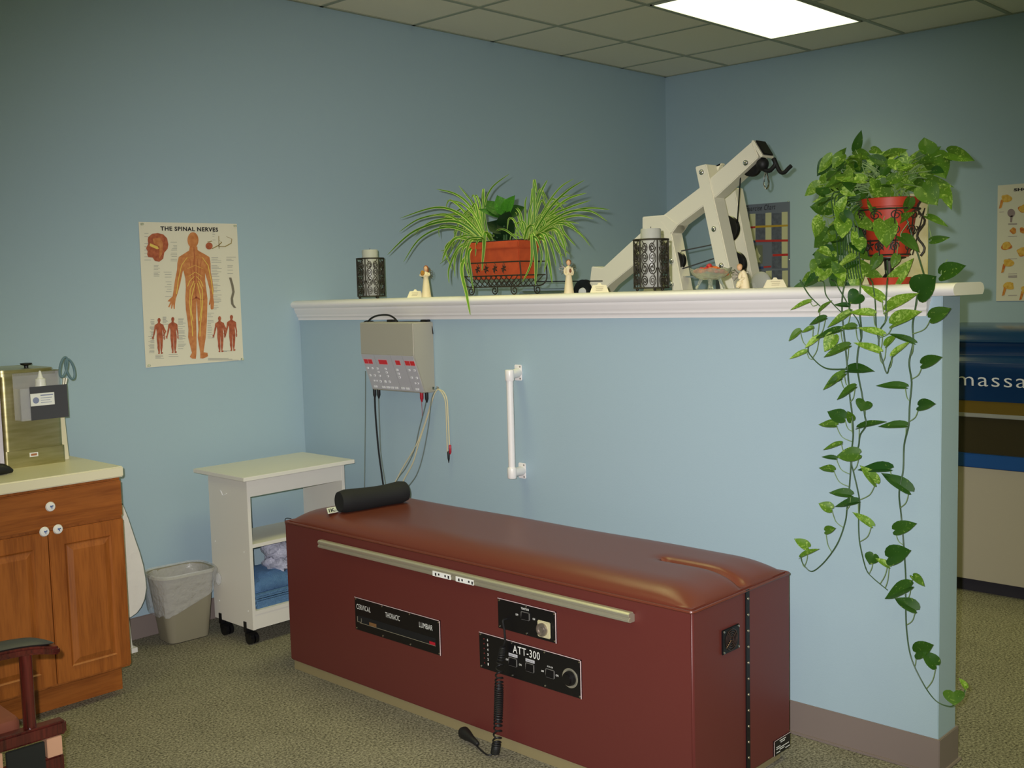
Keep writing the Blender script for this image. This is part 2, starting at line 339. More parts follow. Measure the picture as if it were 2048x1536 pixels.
# crowned cushion with a face slot at the near end
ND, NN = 170, 84; g = G(); vs = []; fs = []
cd0, cd1, cn0, cn1 = .018, TL-.01, .012, TW-.012
for i in range(ND+1):
    for j in range(NN+1):
        a = i/ND; b = j/NN; a = a-.06*math.sin(2*PI*a)/1.2; b = b-.1*math.sin(2*PI*b)/1.2
        d = cd0+(cd1-cd0)*a; n = cn0+(cn1-cn0)*b
        e = min(d-cd0, cd1-d, n-cn0, cn1-n); e2 = max(0, e)
        ed = min(d-cd0, cd1-d); en = min(n-cn0, cn1-n)
        f = lambda t, w: 1-(1-min(t/w, 1))**2.4
        h = .052*(f(max(ed, 0), .16)**.6)*(f(max(en, 0), .12)**.6)
        sd = max(0, 1.66-d); q = math.hypot(sd, n-.287); slot = math.exp(-(q/.009)**2)+.22*math.exp(-(q/.03)**2)
        h -= min(.045, .04*slot)*(1 if d > 1.6 else math.exp(-((1.66-d)/.03)**2)); h = max(h, .004)
        h += .0012*math.sin(d*9+n*14)*f(max(e2, 0), .1)
        vs.append(tl(d, n, TZ+h))
for i in range(ND):
    for j in range(NN): k = i*(NN+1)+j; fs.append((k, k+1, k+NN+2, k+NN+1))
g.add(vs, fs)
rim = [i*(NN+1) for i in range(ND+1)]+[ND*(NN+1)+j for j in range(1, NN+1)]+[i*(NN+1)+NN for i in range(ND-1, -1, -1)]+[j for j in range(NN-1, 0, -1)]
o = g.add([V((g.v[k].x, g.v[k].y, TZ-.01)) for k in rim], []); R = len(rim)
for k in range(R): g.f.append((rim[k], rim[(k+1) % R], o+(k+1) % R, o+k)); g.m.append(0)
g.obj('cushion', VINYLT, T, smooth=True)
# accessory rail
g = G(); pf = [(0, .545), (-.022, .545), (-.03, .549), (-.03, .556), (-.024, .560), (-.03, .564), (-.03, .572), (-.024, .576), (-.008, .576), (-.004, .568), (0, .568)]
A = [tl(.258, n, z) for n, z in pf]; g.prism(A, tl(1.757, 0, 0)-tl(.258, 0, 0)); rail = g.obj('accessory_rail', ALU, T, bevel=.001)
for d0, d1 in ((.915, 1.005), (1.03, 1.115)):
    g = G().box(tl(d0, -.0315, .5475), tl(d1, -.030, .565)); gl = g.obj('guide_label', INKW, rail)
    g = G()
    for k in range(5): 
        if k != 2: g.box(tl(d0+.012+k*.016, -.0318, .550+.003*(k % 2)), tl(d0+.019+k*.016, -.0314, .560))
    g.obj('guide_print', INK, gl)
def sidepanel(name, d0, d1, z0, z1, screws):
    p = G().box(tl(d0, -.003, z0), tl(d1, 0, z1)).obj(name, BLACKP, T)
    g = G()
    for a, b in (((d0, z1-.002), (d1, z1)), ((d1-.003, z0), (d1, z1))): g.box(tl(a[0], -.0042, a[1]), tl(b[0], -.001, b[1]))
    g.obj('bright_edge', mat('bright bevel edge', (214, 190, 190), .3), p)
    g = G()
    for d, z in screws: g.lathe([(.0036, 0), (.003, .0016), (0, .002)], tl(d, -.003, z), 8, (-1, 0, 0))
    g.obj('screw', CHROME, p); return p
def pt(s, p, d, z, h, w, name='lettering', mt=None, off=-.0036, **k): return text(s, tl(d, off, z), (0, -1, 0), (0, 0, 1), h, mt or INKW, p, name, w, **k)
scr = lambda d0, d1, z0, z1, k: [(d0+.007+(d1-d0-.014)*i/(k-1), z) for i in range(k) for z in (z0+.007, z1-.007)]
p1 = sidepanel('selector_panel', .441, .913, .2565, .3815, scr(.441, .913, .2565, .3815, 4))
pt('CERVICAL', p1, .452, .338, .019, .082, bold=0); pt('THORACIC', p1, .62, .338, .019, .080, bold=0); pt('LUMBAR', p1, .805, .338, .019, .070, bold=0)
G().box(tl(.455, -.0034, .287), tl(.888, -.0028, .313)).obj('slot', mat('deep black', (4, 4, 4), .9), p1)
g = G().box(tl(.47, -.0046, .2855), tl(.888, -.0034, .287)); g.box(tl(.454, -.0046, .290), tl(.456, -.0034, .309)); g.box(tl(.454, -.0046, .2885), tl(.478, -.0034, .290)); g.box(tl(.477, -.0046, .290), tl(.4785, -.0034, .305)); g.obj('slot_edge', ALU, p1)
G().box(tl(.525, -.005, .288), tl(.565, -.0034, .3)).obj('carriage_block', mat('brown wood block', (120, 86, 50), .7), p1)
G().box(tl(.858, -.006, .288), tl(.886, -.0034, .298)).obj('pointer', REDP, p1)
p2 = sidepanel('traction_panel', 1.198, 1.4515, .4145, .5155, scr(1.198, 1.4515, .4145, .5155, 3))
pt('TRACTION', p2, 1.303, .497, .0065, .034, bold=.02); pt('OFF', p2, 1.278, .472, .006, .012, bold=.02); pt('ON', p2, 1.353, .472, .006, .010, bold=.02)
def rocker(p, d, z, w=.036, h=.026):
    g = G(); 
    for a, b in (((d, z), (d+w, z+.0015)), ((d, z+h-.0015), (d+w, z+h)), ((d, z), (d+.0015, z+h)), ((d+w-.0015, z), (d+w, z+h))): g.box(tl(a[0], -.0065, a[1]), tl(b[0], -.003, b[1]))
    g.obj('switch_bezel', mat('dark grey bezel', (110, 108, 104), .4), p)
    A = [tl(d+.002, -.003, z+.002), tl(d+.002, -.009, z+.002), tl(d+.002, -.005, z+h-.002), tl(d+.002, -.003, z+h-.002)]
    G().prism(A, tl(w-.004, 0, 0)-tl(0, 0, 0)).obj('rocker_switch', BLACKP, p)
rocker(p2, 1.304, .465)
sk = G().box(tl(1.378, -.012, .425), tl(1.43, -.003, .478)).obj('socket_plate', mat('cream socket', (196, 188, 150), .5), p2, bevel=.003)
g = G().lathe([(.021, 0), (.021, .008), (.017, .009), (.016, .003), (.009, .003), (.008, .008), (0, .008)], tl(1.402, -.012, .452), 28, (-1, 0, 0)); g.obj('socket', mat('socket metal', (170, 160, 150), .35, .8), sk, smooth=True)
p3 = sidepanel('control_panel', 1.106, 1.55, .2595, .3825, scr(1.106, 1.55, .2595, .3825, 4))
text('ATT-300', tl(1.262, -.0036, .345), (0, -1, 0), (0, 0, 1), .025, INKW, p3, 'model_lettering', .118, bold=.004)
for k, c in enumerate('654321'):
    pt(c, p3, 1.144, .358-.0165*k, .008, .005, name='number', bold=.03)
g = G()
for k in range(6): g.lathe([(.003, 0), (0, .003)], tl(1.128, -.003, .362-.0165*k), 10, (-1, 0, 0))
g.obj('indicator_light', mat('dark red lens', (90, 14, 14), .3), p3)
for d, z, lw, s1 in ((1.243, .299, .036, 'VIBRATION'), (1.318, .297, .036, 'MASSAGE'), (1.405, .2975, .034, 'ROLLER')):
    rocker(p3, d, z, .036, .028)
    if s1 != 'ROLLER':
        q = G().box(tl(d-.001, -.0036, z+.031), tl(d+lw+.002, -.003, z+.041)).obj('switch_label', mat('pale label', (196, 196, 200), .5), p3)
        pt(s1, q, d+.003, z+.0335, .005, lw-.005, mt=INK, off=-.0041)
    else: pt(s1, p3, d+.006, z+.033, .005, .024)
for d, z, s1 in ((1.229, .312, 'OFF'), (1.288, .308, 'ON'), (1.385, .309, 'OFF'), (1.446, .309, 'ON')): pt(s1, p3, d, z, .006, .011, bold=.02)
dg = G().lathe([(.031, 0), (.031, .002), (.029, .0025), (.027, .001)], tl(1.505, -.003, .316), 40, (-1, 0, 0)).obj('dial_ring', ALU, p3, smooth=True)
G().lathe([(.024, 0), (.022, .012), (.017, .014), (.016, .02), (0, .021)], tl(1.505, -.003, .316), 30, (-1, 0, 0)).obj('dial_knob', BLACKP, p3, smooth=True)
# end face
fan = G().box(tl(TL, .145, .4485), tl(TL+.006, .2355, .5225)).obj('fan_grille', BLACKP, T, bevel=.002)
g = G(); fc = tl(TL+.007, .190, .4855)
for r in (.01, .017, .024, .031): g.tube([fc+V((r*math.cos(a), -.0005, r*math.sin(a))) for a in [2*PI*k/28 for k in range(28)]], .0011, 5, closed=True)
for k in range(4): a = PI*k/2+.6; g.tube([fc+V((.004*math.cos(a), 0, .004*math.sin(a))), fc+V((.034*math.cos(a), 0, .034*math.sin(a)))], .0012, 5)
g.obj('guard_ring', mat('dull guard wire', (120, 96, 92), .35, .9), fan)
g = G()
for n in (.151, .2295):
    for z in (.4545, .5165): g.lathe([(.0036, 0), (.003, .002), (0, .0025)], tl(TL+.006, n, z), 8, (0, -1, 0))
g.obj('screw', CHROME, fan)
hs = G().box(tl(TL, .2755, .03), tl(TL+.004, .2945, TZ+.002)).obj('hinge_strip', BLACKP, T)
g = G()
for k in range(12): g.lathe([(.0042, 0), (.0035, .002), (0, .003)], tl(TL+.004, .286, .585-.0492*k), 10, (0, -1, 0))
g.obj('rivet', mat('nickel rivet', (216, 204, 190), .3, 1), hs, smooth=True)
dp = G().box(tl(TL, .435, .045), tl(TL+.003, .535, .0935)).obj('data_plate', BLACKP, T)
g = G(); g.box(tl(TL+.001, .435, .0920), tl(TL+.0036, .535, .0935)); g.box(tl(TL+.001, .435, .045), tl(TL+.0036, .4375, .0935)); g.obj('bright_edge', MATS['bright bevel edge'], dp)
g = G(); random.seed(3)
for z, a, b in ((.084, .47, .505), (.078, .476, .5), (.068, .45, .475), (.062, .45, .52), (.056, .47, .5), (.0505, .45, .47), (.0505, .505, .525)):
    q = a
    while q < b: w = random.uniform(.003, .009); g.box(tl(TL+.003, q, z), tl(TL+.0034, q+w, z+.0026)); q += w+.002
g.obj('plate_lettering', INKW, dp)
# coiled cord and hand switch
g = G(); s0 = tl(1.238, -.004, .452); top = tl(1.232, -.02, .36)
g.tube(spline([s0, s0+V((-.018, 0, -.002)), tl(1.243, -.022, .42), tl(1.245, -.022, .385), top], 6), .0035, 8)
hel = []; nt_ = 46
cp = spline([top, tl(1.228, -.034, .29), tl(1.226, -.040, .18), tl(1.224, -.048, .07), P(990, 1506, 'z', .014)], 60)
for i, c in enumerate(cp):
    t = i/(len(cp)-1); ph = 2*PI*nt_*(t**1.25 if t < 1 else 1); r = .0085+.004*min(1, t*3)
    hel.append(c+V((r*math.cos(ph), r*math.sin(ph), 0)))
hh = []
for i in range(len(hel)*4-3):
    a, b = divmod(i, 4); t = (a+b/4)/(len(cp)-1); ph = 2*PI*nt_*(t+.055*math.sin(4*PI*t)); c = cp[a].lerp(cp[min(a+1, len(cp)-1)], b/4); r = .008+.005*min(1, t*2.5)
    hh.append(c+V((r*math.cos(ph), r*math.sin(ph), 0)))
g.tube(hh, .0026, 6)
e0 = hh[-1]; e1 = P(950, 1488, 'z', .012)
g.tube(spline([e0, P(978, 1510, 'z', .01), P(965, 1503, 'z', .01), e1], 6), .0032, 8); g.obj('coiled_cord', BLACKR, T, smooth=True)
a = P(955, 1490, 'z', .016); b = P(926, 1466, 'z', .022); ax = (b-a); L_ = ax.length
G().lathe([(.004, -.004), (.008, .0), (.012, L_*.4), (.019, L_*.75), (.021, L_*.95), (.014, L_*1.08), (0, L_*1.12)], a+V((0, 0, .004)), 16, ax).obj('hand_switch', BLACKR, T, smooth=True)
# left power wire peeking at the head end
G().tube(spline([tl(-.004, .012, TZ-.03), tl(-.006, .008, TZ), tl(-.002, .012, TZ+.010), tl(.02, .02, TZ+.010)], 5), .0018, 6).obj('cord', BLACKR, T, smooth=True)
# ------------------------------------------------------------------ bolster roll
ra = P(678, 1026, 'z', .661); rb = P(812, 1003, 'z', .665); R_ = .046; up = V((0, 0, 1))
g = G(); path = []; rr = []; dirv = (rb-ra); 
N = 22
for i in range(N+1):
    t = i/N; c = ra.lerp(rb, t)+up*(R_*.96)+up*.004*math.sin(PI*t)*-1; path.append(c)
    rr.append(R_*(1-.06*math.sin(PI*t)+.03*math.sin(7*t)) * (.35 if i in (0, N) else (.86 if i in (1, N-1) else 1)))
path[1] = path[0].lerp(path[1], .15); path[-2] = path[-1].lerp(path[-2], .15)
roll = g.tube(path, rr, 24).obj('bolster_roll', BLACKM, smooth=True)
tag(roll, 'black cylindrical bolster roll lying across the head end of the maroon table', 'bolster')
ta = P(653, 1017, 'z', .6645); tb = P(673, 1013, 'z', .6645)
g = G(); dx = (tb-ta); dy = P(656, 1028, 'z', .6645)-ta; g.prism([ta, ta+dx, ta+dx+dy, ta+dy], (0, 0, .0012)); tg = g.obj('care_tag', INKW, roll)
text('IK', ta+dy*.85+dx*.15+V((0, 0, .0014)), dx, -dy, dy.length*.6, INK, tg, 'tag_print', dx.length*.6, bold=.03)
# ------------------------------------------------------------------ oak cabinet with counter
CX1 = 1.94; CX0 = 1.10; CYF = -.61; CZ = .855
cb = thing('base_cabinet', (1.5, -.3, 0), 'oak base cabinet with drawer over two raised panel doors and white knobs', 'cabinet')
g = G().box((CX0, CYF, .11), (CX1, -.01, CZ)); g.obj('body', OAK, cb, bevel=.002)
G().box((CX0, CYF+.075, 0), (CX1-.0, -.02, .11)).obj('toe_kick', OAKH, cb)
def raised(x0, x1, z0, z1, name, mt, fr=.055):
    y = CYF; g = G(); g.box((x0, y-.016, z0), (x1, y, z1))
    o = g.obj(name, mt, cb, bevel=.003)
    g = G(); a, b, c, d = x0+fr, x1-fr, z0+fr, z1-fr
    r0 = [(a, c), (b, c), (b, d), (a, d)]; k = .028; r1 = [(a+k, c+k), (b-k, c+k), (b-k, d-k), (a+k, d-k)]
    vs = [(x, y-.0165, z) for x, z in r0]+[(x, y-.0205, z) for x, z in r0]+[(x, y-.0155, z) for x, z in [(a+.006, c+.006), (b-.006, c+.006), (b-.006, d-.006), (a+.006, d-.006)]]+[(x, y-.0225, z) for x, z in r1]
    fs = [(i, (i+1) % 4, (i+1) % 4+4, i+4) for i in range(4)]+[(i+4, (i+1) % 4+4, (i+1) % 4+8, i+8) for i in range(4)]+[(i+8, (i+1) % 4+8, (i+1) % 4+12, i+12) for i in range(4)]+[(12, 13, 14, 15)]
    g.add(vs, fs); g.obj('raised_panel', OAK, o); return o
def knob(u, v, par):
    c = P(u, v, 'y', CYF-.018)
    k = G().lathe([(.006, 0), (.006, .008), (.016, .014), (.018, .02), (.015, .026), (0, .029)], c, 24, (0, -1, 0)).obj('knob', PORC, par, smooth=True)
    g = G(); q = c+V((0, -.0293, 0))
    for dx, dz, w, h in ((-.004, -.001, .0035, .006), (.0, -.006, .003, .010), (.003, .001, .004, .004)): g.box(q+V((dx, 0, dz)), q+V((dx+w, .0035, dz+h)))
    g.obj('blue_motif', BLUEI, k)
gx = P(96, 1065, 'y', CYF-.016).x
dr = G().box((gx-.36, CYF-.016, .70), (CX1-.003, CYF, .838)).obj('drawer', OAKH, cb, bevel=.004); knob(96, 1012, dr)
d1 = raised(gx+.002, CX1-.003, .12, .69, 'door', OAK); knob(111, 1057, d1)
d2 = raised(gx-.36, gx-.002, .12, .69, 'door', OAK); knob(84, 1062, d2)
ct = G().box((CX0-.02, -.665, CZ), (1.93, -.0, .895)).obj('countertop', LAMI, bevel=.004, smooth=True, seg=3)
tag(ct, 'cream laminate countertop on the oak cabinet', 'countertop')
# ------------------------------------------------------------------ heat pack tank and what hangs on it
TY = -.36; za = .895
tk = thing('hot_pack_tank', (1.74, -.2, za), 'stainless steel hot pack tank with lid standing on the counter', 'heating tank')
xa = P(10, 931, 'y', TY).x; xb = P(130, 920, 'y', TY).x; ztop = P(125, 745, 'y', TY).z
zs = P(60, 898, 'y', TY).z
def rbox(x0, x1, y0, y1, z0, z1, r, name, mt, par, **k):
    g = G(); lp = rectloop(x0, x1, y0, y1, r); g.prism([(x, y, z0) for x, y in lp], (0, 0, z1-z0)); return g.obj(name, mt, par, smooth=True, **k)
rbox(xa, xb+.003, TY-.004, -.04, za, zs, .012, 'lower_housing', STEEL, tk)
rbox(xa+.002, xb, TY, -.04, zs, ztop, .02, 'tank_body', STEEL, tk)
rbox(xa-.012, xb+.008, TY-.012, -.03, ztop, ztop+.012, .03, 'rim', STEEL, tk)
ld = rbox(xa, xb-.01, TY+.02, -.05, ztop+.012, ztop+.022, .03, 'lid', STEEL, tk)
kc = P(52, 728, 'y', TY+.1); kc.z = ztop+.022
G().lathe([(.008, 0), (.008, .008), (.02, .012), (.022, .018), (0, .02)], kc, 20).obj('lid_handle', BLACKP, ld, smooth=True)
q = P(68, 909, 'y', TY-.006)
ns = G().box(q+V((-.016, 0, -.008)), q+V((.016, .003, .008))).obj('name_strip', INKW, tk); G().box(q+V((-.011, -.0006, -.004)), q+V((.011, .0, .004))).obj('strip_print', mat('amber', (170, 110, 70), .5), ns)
hx0 = P(27, 800, 'y', TY-.01).x; hx1 = P(131, 800, 'y', TY-.07).x+.006
hd = thing('acrylic_holder', (1.72, TY-.04, P(60, 840, 'y', TY-.01).z), 'clear acrylic pocket holder hooked on the front of the steel tank', 'holder')
hz1 = P(100, 742, 'y', TY-.01).z; hz0 = P(90, 838, 'y', TY-.07).z
g = G(); g.box((hx0, TY-.015, hz0), (hx1, TY-.012, hz1)); g.box((hx0, TY-.07, hz0), (hx1, TY-.015, hz0+.003)); g.box((hx0, TY-.07, hz0), (hx0+.003, TY-.015, hz1-.055)); g.box((hx1-.003, TY-.07, hz0), (hx1, TY-.015, hz1-.055)); g.box((hx0, TY-.073, hz0), (hx1, TY-.07, hz1-.055))
g.obj('pocket', CLEAR, hd)
G().box((hx0+.035, TY-.0765, hz0), (hx1, TY-.0735, hz1-.05)).obj('dark_sheet', CHARC, hd)
q0 = P(62, 813, 'y', TY-.078); q1 = P(108, 784, 'y', TY-.078)
cdq = G().box((q0.x, TY-.0785, q0.z), (q1.x, TY-.077, q1.z)).obj('business_card', INKW, hd)
g = G(); w = q1.x-q0.x; h = q1.z-q0.z
for i, (a, b) in enumerate(((.42, .95), (.42, .9), (.42, .82), (.42, .88))): g.box((q0.x+w*a, TY-.0789, q0.z+h*(.78-.19*i)), (q0.x+w*b, TY-.0785, q0.z+h*(.78-.19*i)+h*(.09 if i == 0 else .04)))
g.lathe([(h*.26, 0), (0, .0005)], (q0.x+w*.22, TY-.0785, q0.z+h*.45), 12, (0, -1, 0)); g.obj('card_print', mat('blue grey print', (130, 138, 170), .6), cdq)
bt = thing('lotion_bottle', (P(81, 765, 'y', TY-.04).x, TY-.045, hz0+.003), 'white squeeze bottle with pointed cap standing in the acrylic holder', 'bottle')
bc = V((P(81, 765, 'y', TY-.045).x, TY-.045, hz0+.003)); bh = P(81, 764, 'y', TY-.045).z-bc.z
G().lathe([(.02, 0), (.021, .01), (.021, bh*.8), (.018, bh)], bc, 20).obj('bottle_body', mat('white plastic', (232, 230, 220), .4), bt, smooth=True)
G().lathe([(.0185, 0), (.0185, .012), (.012, .014), (.009, .02), (.0035, .042), (0, .044)], bc+V((0, 0, bh)), 20).obj('nozzle_cap', mat('white plastic', (232, 230, 220), .4), bt, smooth=True)
# scissors: two loop handles above, blades into the pocket
sc = thing('scissors', P(128, 765, 'y', TY-.03), 'teal handled bandage scissors standing up at the corner of the acrylic holder', 'scissors')
g = G()
for cu, cv, ru, rv, tl_ in ((127, 734, 7, 20, .18), (140, 738, 8, 20, -.25)):
    pts = []
    for k in range(20):
        a = 2*PI*k/20; x = ru*math.cos(a); y = rv*math.sin(a); pts.append(P(cu+x+tl_*y*-1, cv+y, 'y', TY-.03))
    g.tube(pts, .0045, 8, closed=True)
g.obj('handle', mat('teal plastic', (96, 124, 132), .5), sc, smooth=True)
g = G(); 
for u_ in (0, 5): g.tube([P(128+u_, 756, 'y', TY-.03+u_*.0006), P(123+u_*.5, 800, 'y', TY-.03+u_*.0006)], [.005, .002], 6)
g.obj('blade', ALU, sc)
q0 = P(129, 921, 'y', TY+.005); q1 = P(147, 921, 'y', TY+.02)
bd = G().prism([V((xb+.006, TY+.05, za)), V((xb+.04, TY+.05, za)), V((xb+.032, TY+.06, za+.262)), V((xb+.006, TY+.06, za+.266))], (0, .25, 0)).obj('back_panel', LAMI, bevel=.002)
tag(bd, 'narrow cream upright panel standing on the counter against the right side of the tank', 'panel')
wb = G().box((P(-14, 800, 'y', -.37).x, -.39, za), (P(0, 850, 'y', -.37).x, -.14, za+.36)).obj('binder', mat('pale lilac plastic', (214, 206, 222), .4), bevel=.003)
tag(wb, 'pale upright binder edge at the far left of the counter, left of the tank', 'binder')
c = P(8, 950, 'z', za); c2 = V((c.x-.03, c.y+.01, za))
g = G().tube([c2+V((-.06, .01, .022)), c2+V((-.03, .005, .024)), c2+V((0, 0, .024)), c2+V((.03, -.004, .021)), c2+V((.05, -.008, .015)), c2+V((.062, -.01, .01))], [.012, .024, .0235, .02, .013, .006], 18)
g.obj('sound_head', BLACKR, smooth=True); tag(bpy.data.objects['sound_head'], 'rounded black handheld object lying on the counter at the left edge', 'handset')
# ------------------------------------------------------------------ board leaning behind the cabinet
yb = -.16
ol = [(246, 1006), (258, 1036), (272, 1078), (281, 1103), (288.6, 1130), (293, 1155), (295, 1175), (291, 1198), (284, 1214), (275, 1226), (262, 1235)]
R1 = [P(u, v, 'y', yb) for u, v in ol]; ce = R1[-1].x-.06
pol = R1+[V((ce, yb, R1[-1].z-.003))]+[V((2*ce-p.x, yb, p.z)) for p in R1[::-1]]
ib = thing('ironing_board', (ce, yb, 0), 'white covered pointed board standing folded between cabinet and wall', 'board')
G().prism(pol, (0, .03, 0)).obj('pad_edge', mat('grey green piping', (110, 120, 112), .7), ib, bevel=.004)
sm = [V((ce+(p.x-ce)*.955, yb-.004, p.z*.985+.004)) for p in pol]
G().prism(sm, (0, .006, 0)).obj('cover', mat('white quilted cover', (224, 220, 212), .8, bump=.5, bscale=18), ib, bevel=.003)
lx = P(268, 1300, 'y', yb).x
g = G().tube([(lx-.006, yb+.01, .01), (lx-.014, yb+.012, R1[-2].z-.0)], .006, 8); g.box((lx-.025, yb-.01, 0), (lx+.012, yb+.03, .02)); g.obj('leg', mat('white painted tube', (220, 218, 214), .4), ib)
# ------------------------------------------------------------------ waste bin
bn = thing('waste_bin', (2.46, -.12, 0), 'taupe plastic wastebasket with clear liner between cabinet and white cart', 'waste bin')
def binring(t, inset=0, n=6):
    x0 = 2.336+(2.278-2.336)*t+inset; x1 = 2.525+(2.548-2.525)*t-inset; y0 = -.215+(-.272+.215)*t+inset; y1 = -.08+(-.07+.08)*t-inset
    r = .03+.04*t; a = math.radians(-4); cx, cy = (x0+x1)/2, (y0+y1)/2; out = []
    for x, y in rectloop(x0, x1, y0, y1, r, n): dx, dy = x-cx, y-cy; out.append((cx+dx*math.cos(a)-dy*math.sin(a), cy+dx*math.sin(a)+dy*math.cos(a)))
    return out
def skin(rings, closed_bottom=True):
    g = G(); n = len(rings[0]); g.add([p for r in rings for p in r], [(i*n+k, i*n+(k+1) % n, (i+1)*n+(k+1) % n, (i+1)*n+k) for i in range(len(rings)-1) for k in range(n)])
    if closed_bottom: g.f.append(tuple(range(n))); g.m.append(0)
    return g
H = .315
rings = [[V((x, y, 0)) for x, y in binring(0, .006)], [V((x, y, .004)) for x, y in binring(0)], [V((x, y, .03)) for x, y in binring(.1)]]+[[V((x, y, H*t)) for x, y in binring(t)] for t in (.4, .7, .96)]+[[V((x, y, H*.96)) for x, y in binring(.96, -.005)], [V((x, y, H)) for x, y in binring(1, -.005)], [V((x, y, H)) for x, y in binring(1, .003)]]+[[V((x, y, H*t)) for x, y in binring(t, .004)] for t in (.7, .3, .05)]
skin(rings).obj('bin_body', BINM, bn, smooth=True)
random.seed(11); n = len(binring(1)); ph = [random.uniform(-1, 1) for _ in range(n)]
def lr(t, off, amp, dz=0, low=None):
    out = []
    for k, (x, y) in enumerate(binring(t, off)):
        cx, cy = 2.42, -.17; d = V((x-cx, y-cy, 0)).normalized(); w = amp*(.5+.5*math.sin(k*2.9+ph[k]*2))
        z = H*t+dz
        if low is not None:
            z = H*(low+ .28*max(0, (x-2.33)/.22)*1.1)+.006*math.sin(k*1.7)
        out.append(V((x, y, z))+d*w)
    return out
g = skin([lr(.45, .012, .004), lr(.8, .01, .006), lr(.97, .006, .004, .004), lr(1, -.006, .003, .007), lr(1, -.012, .005, -.006), lr(.85, -.010, .008), lr(.66, -.01, .010, low=.52), lr(.55, -.012, .008, low=.44)], False)
g.obj('bin_liner', LINER, bn, smooth=True)
g = G(); g.ball((2.545, -.265, .262), .012, .02, .03, 10, 6); g.obj('liner_knot', LINER, bn, smooth=True)
# ------------------------------------------------------------------ white cart
ca = thing('utility_cart', (2.81, -.35, 0), 'white melamine utility cart on black casters with open shelves in the corner', 'cart')
sx0, sx1 = 2.56, 3.085; cyf, cyb = -.505, -.195; st = .016
G().box((2.515, -.555, .735), (3.108, -.150, .752)).obj('top', CART, ca, bevel=.0015)
for x0 in (sx0, sx1-st):
    G().box((x0, cyf, .07), (x0+st, cyb, .735)).obj('side_panel', CART, ca, bevel=.001)
G().box((sx0+st, cyf+.002, .655), (sx1-st, cyf+.018, .735)).obj('front_rail', CART, ca)
G().box((sx0+st, cyb-.016, .60), (sx1-st, cyb-.0, .735)).obj('back_rail', CART, ca)
G().box((sx0+st, cyf+.004, .43), (sx1-st, cyb-.02, .446)).obj('shelf', CART, ca)
G().box((sx0+st, cyf+.004, .135), (sx1-st, cyb-.02, .151)).obj('shelf', CART, ca)
G().box((sx0+st, cyf+.006, .07), (sx1-st, cyf+.02, .135)).obj('kick_rail', CART, ca)
g = G()
for y, z in ((-.23, .425), (-.46, .41), (-.24, .155), (-.47, .15)): g.cyl((sx0-.001, y, z), (sx0+.002, y, z), .0035, 10)
g.obj('dowel_cap', INKW, ca)
hk = spline([(sx0-.001, -.30, .655), (sx0-.012, -.31, .668), (sx0-.014, -.325, .662), (sx0-.012, -.33, .648), (sx0-.012, -.345, .65), (sx0-.010, -.36, .658)], 4)
G().tube(hk, .0022, 6).obj('hook', INKW, ca, smooth=True)
for x, y in ((sx0+.02, cyf+.06), (sx0+.02, cyb-.05), (sx1-.04, cyf+.06), (sx1-.04, cyb-.05)):
    c_ = G(); c_.cyl((x-.022, y-.02, .024), (x-.006, y-.02, .024), .024, 18); c_.cyl((x+.002, y-.02, .024), (x+.018, y-.02, .024), .024, 18); c_.cyl((x-.023, y-.02, .024), (x+.019, y-.02, .024), .006, 8)
    k = c_.obj('caster', BLACKP, ca, smooth=True)
    G().box((x-.024, y-.03, .028), (x+.02, y+.008, .05)).obj('caster_hood', BLACKP, k, bevel=.004)
    G().box((x-.0235, y-.008, .05), (x-.0005, y+.012, .098)).obj('caster_plate', BLACKP, k)
# towels and plastic bag on the low shelf
def folded(name, x0, x1, y0, y1, z0, n, th, label, wav=.004, mt=TOWEL):
    g = G(); z = z0
    for i in range(n):
        prof = []; m_ = 14
        for k in range(m_+1): a = -PI/2+PI*k/m_; prof.append((x0+.012-math.cos(a)*th*1.1-(i % 2)*.006, z+th/2+math.sin(a)*th/2))
        prof += [(x1+.006*math.sin(i*2), z+th), (x1+.006*math.sin(i*2), z)]
        vs = []; ny = 12
        for j in range(ny+1):
            y = y0+(y1-y0)*j/ny
            for x, zz in prof: vs.append((x, y, zz+wav*math.sin(j*1.1+i)*(zz-z0)/(n*th)))
        L0 = len(prof); fs = [(j*L0+k, j*L0+(k+1) % L0, (j+1)*L0+(k+1) % L0, (j+1)*L0+k) for j in range(ny) for k in range(L0)]+[tuple(range(L0)), tuple(ny*L0+k for k in range(L0))]
        g.add(vs, fs); z += th*.98
    o = g.obj(name, mt, smooth=True); tag(o, label, 'towel'); return o
folded('folded_towel', 2.595, 2.93, -.482, -.225, .1515, 6, .0112, 'blue folded towel stack on the bottom shelf of the white cart')
g = G(); random.seed(5)
vs = []; nx, ny = 16, 12
for i in range(nx+1):
    for j in range(ny+1):
        a = i/nx; b = j/ny; x = 2.60+.33*a; y = -.47+.23*b; e = min(a, 1-a, b, 1-b)
        h = .075*(1-(1-min(e/.22, 1))**2)*(.72+.28*math.sin(a*3.2+.7))+.004*math.sin(a*23)*math.sin(b*15); vs.append((x, y, .219+h))
g.add(vs, [(i*(ny+1)+j, i*(ny+1)+j+1, (i+1)*(ny+1)+j+1, (i+1)*(ny+1)+j) for i in range(nx) for j in range(ny)])
bt_ = [0]; o = g.obj('crumpled_towel', TOWEL, smooth=True); sl = o.modifiers.new('s', 'SOLIDIFY'); sl.thickness = .006; sl.offset = 1
tag(o, 'darker blue towel heaped loosely on top of the folded towels in the cart', 'towel')
g = G()
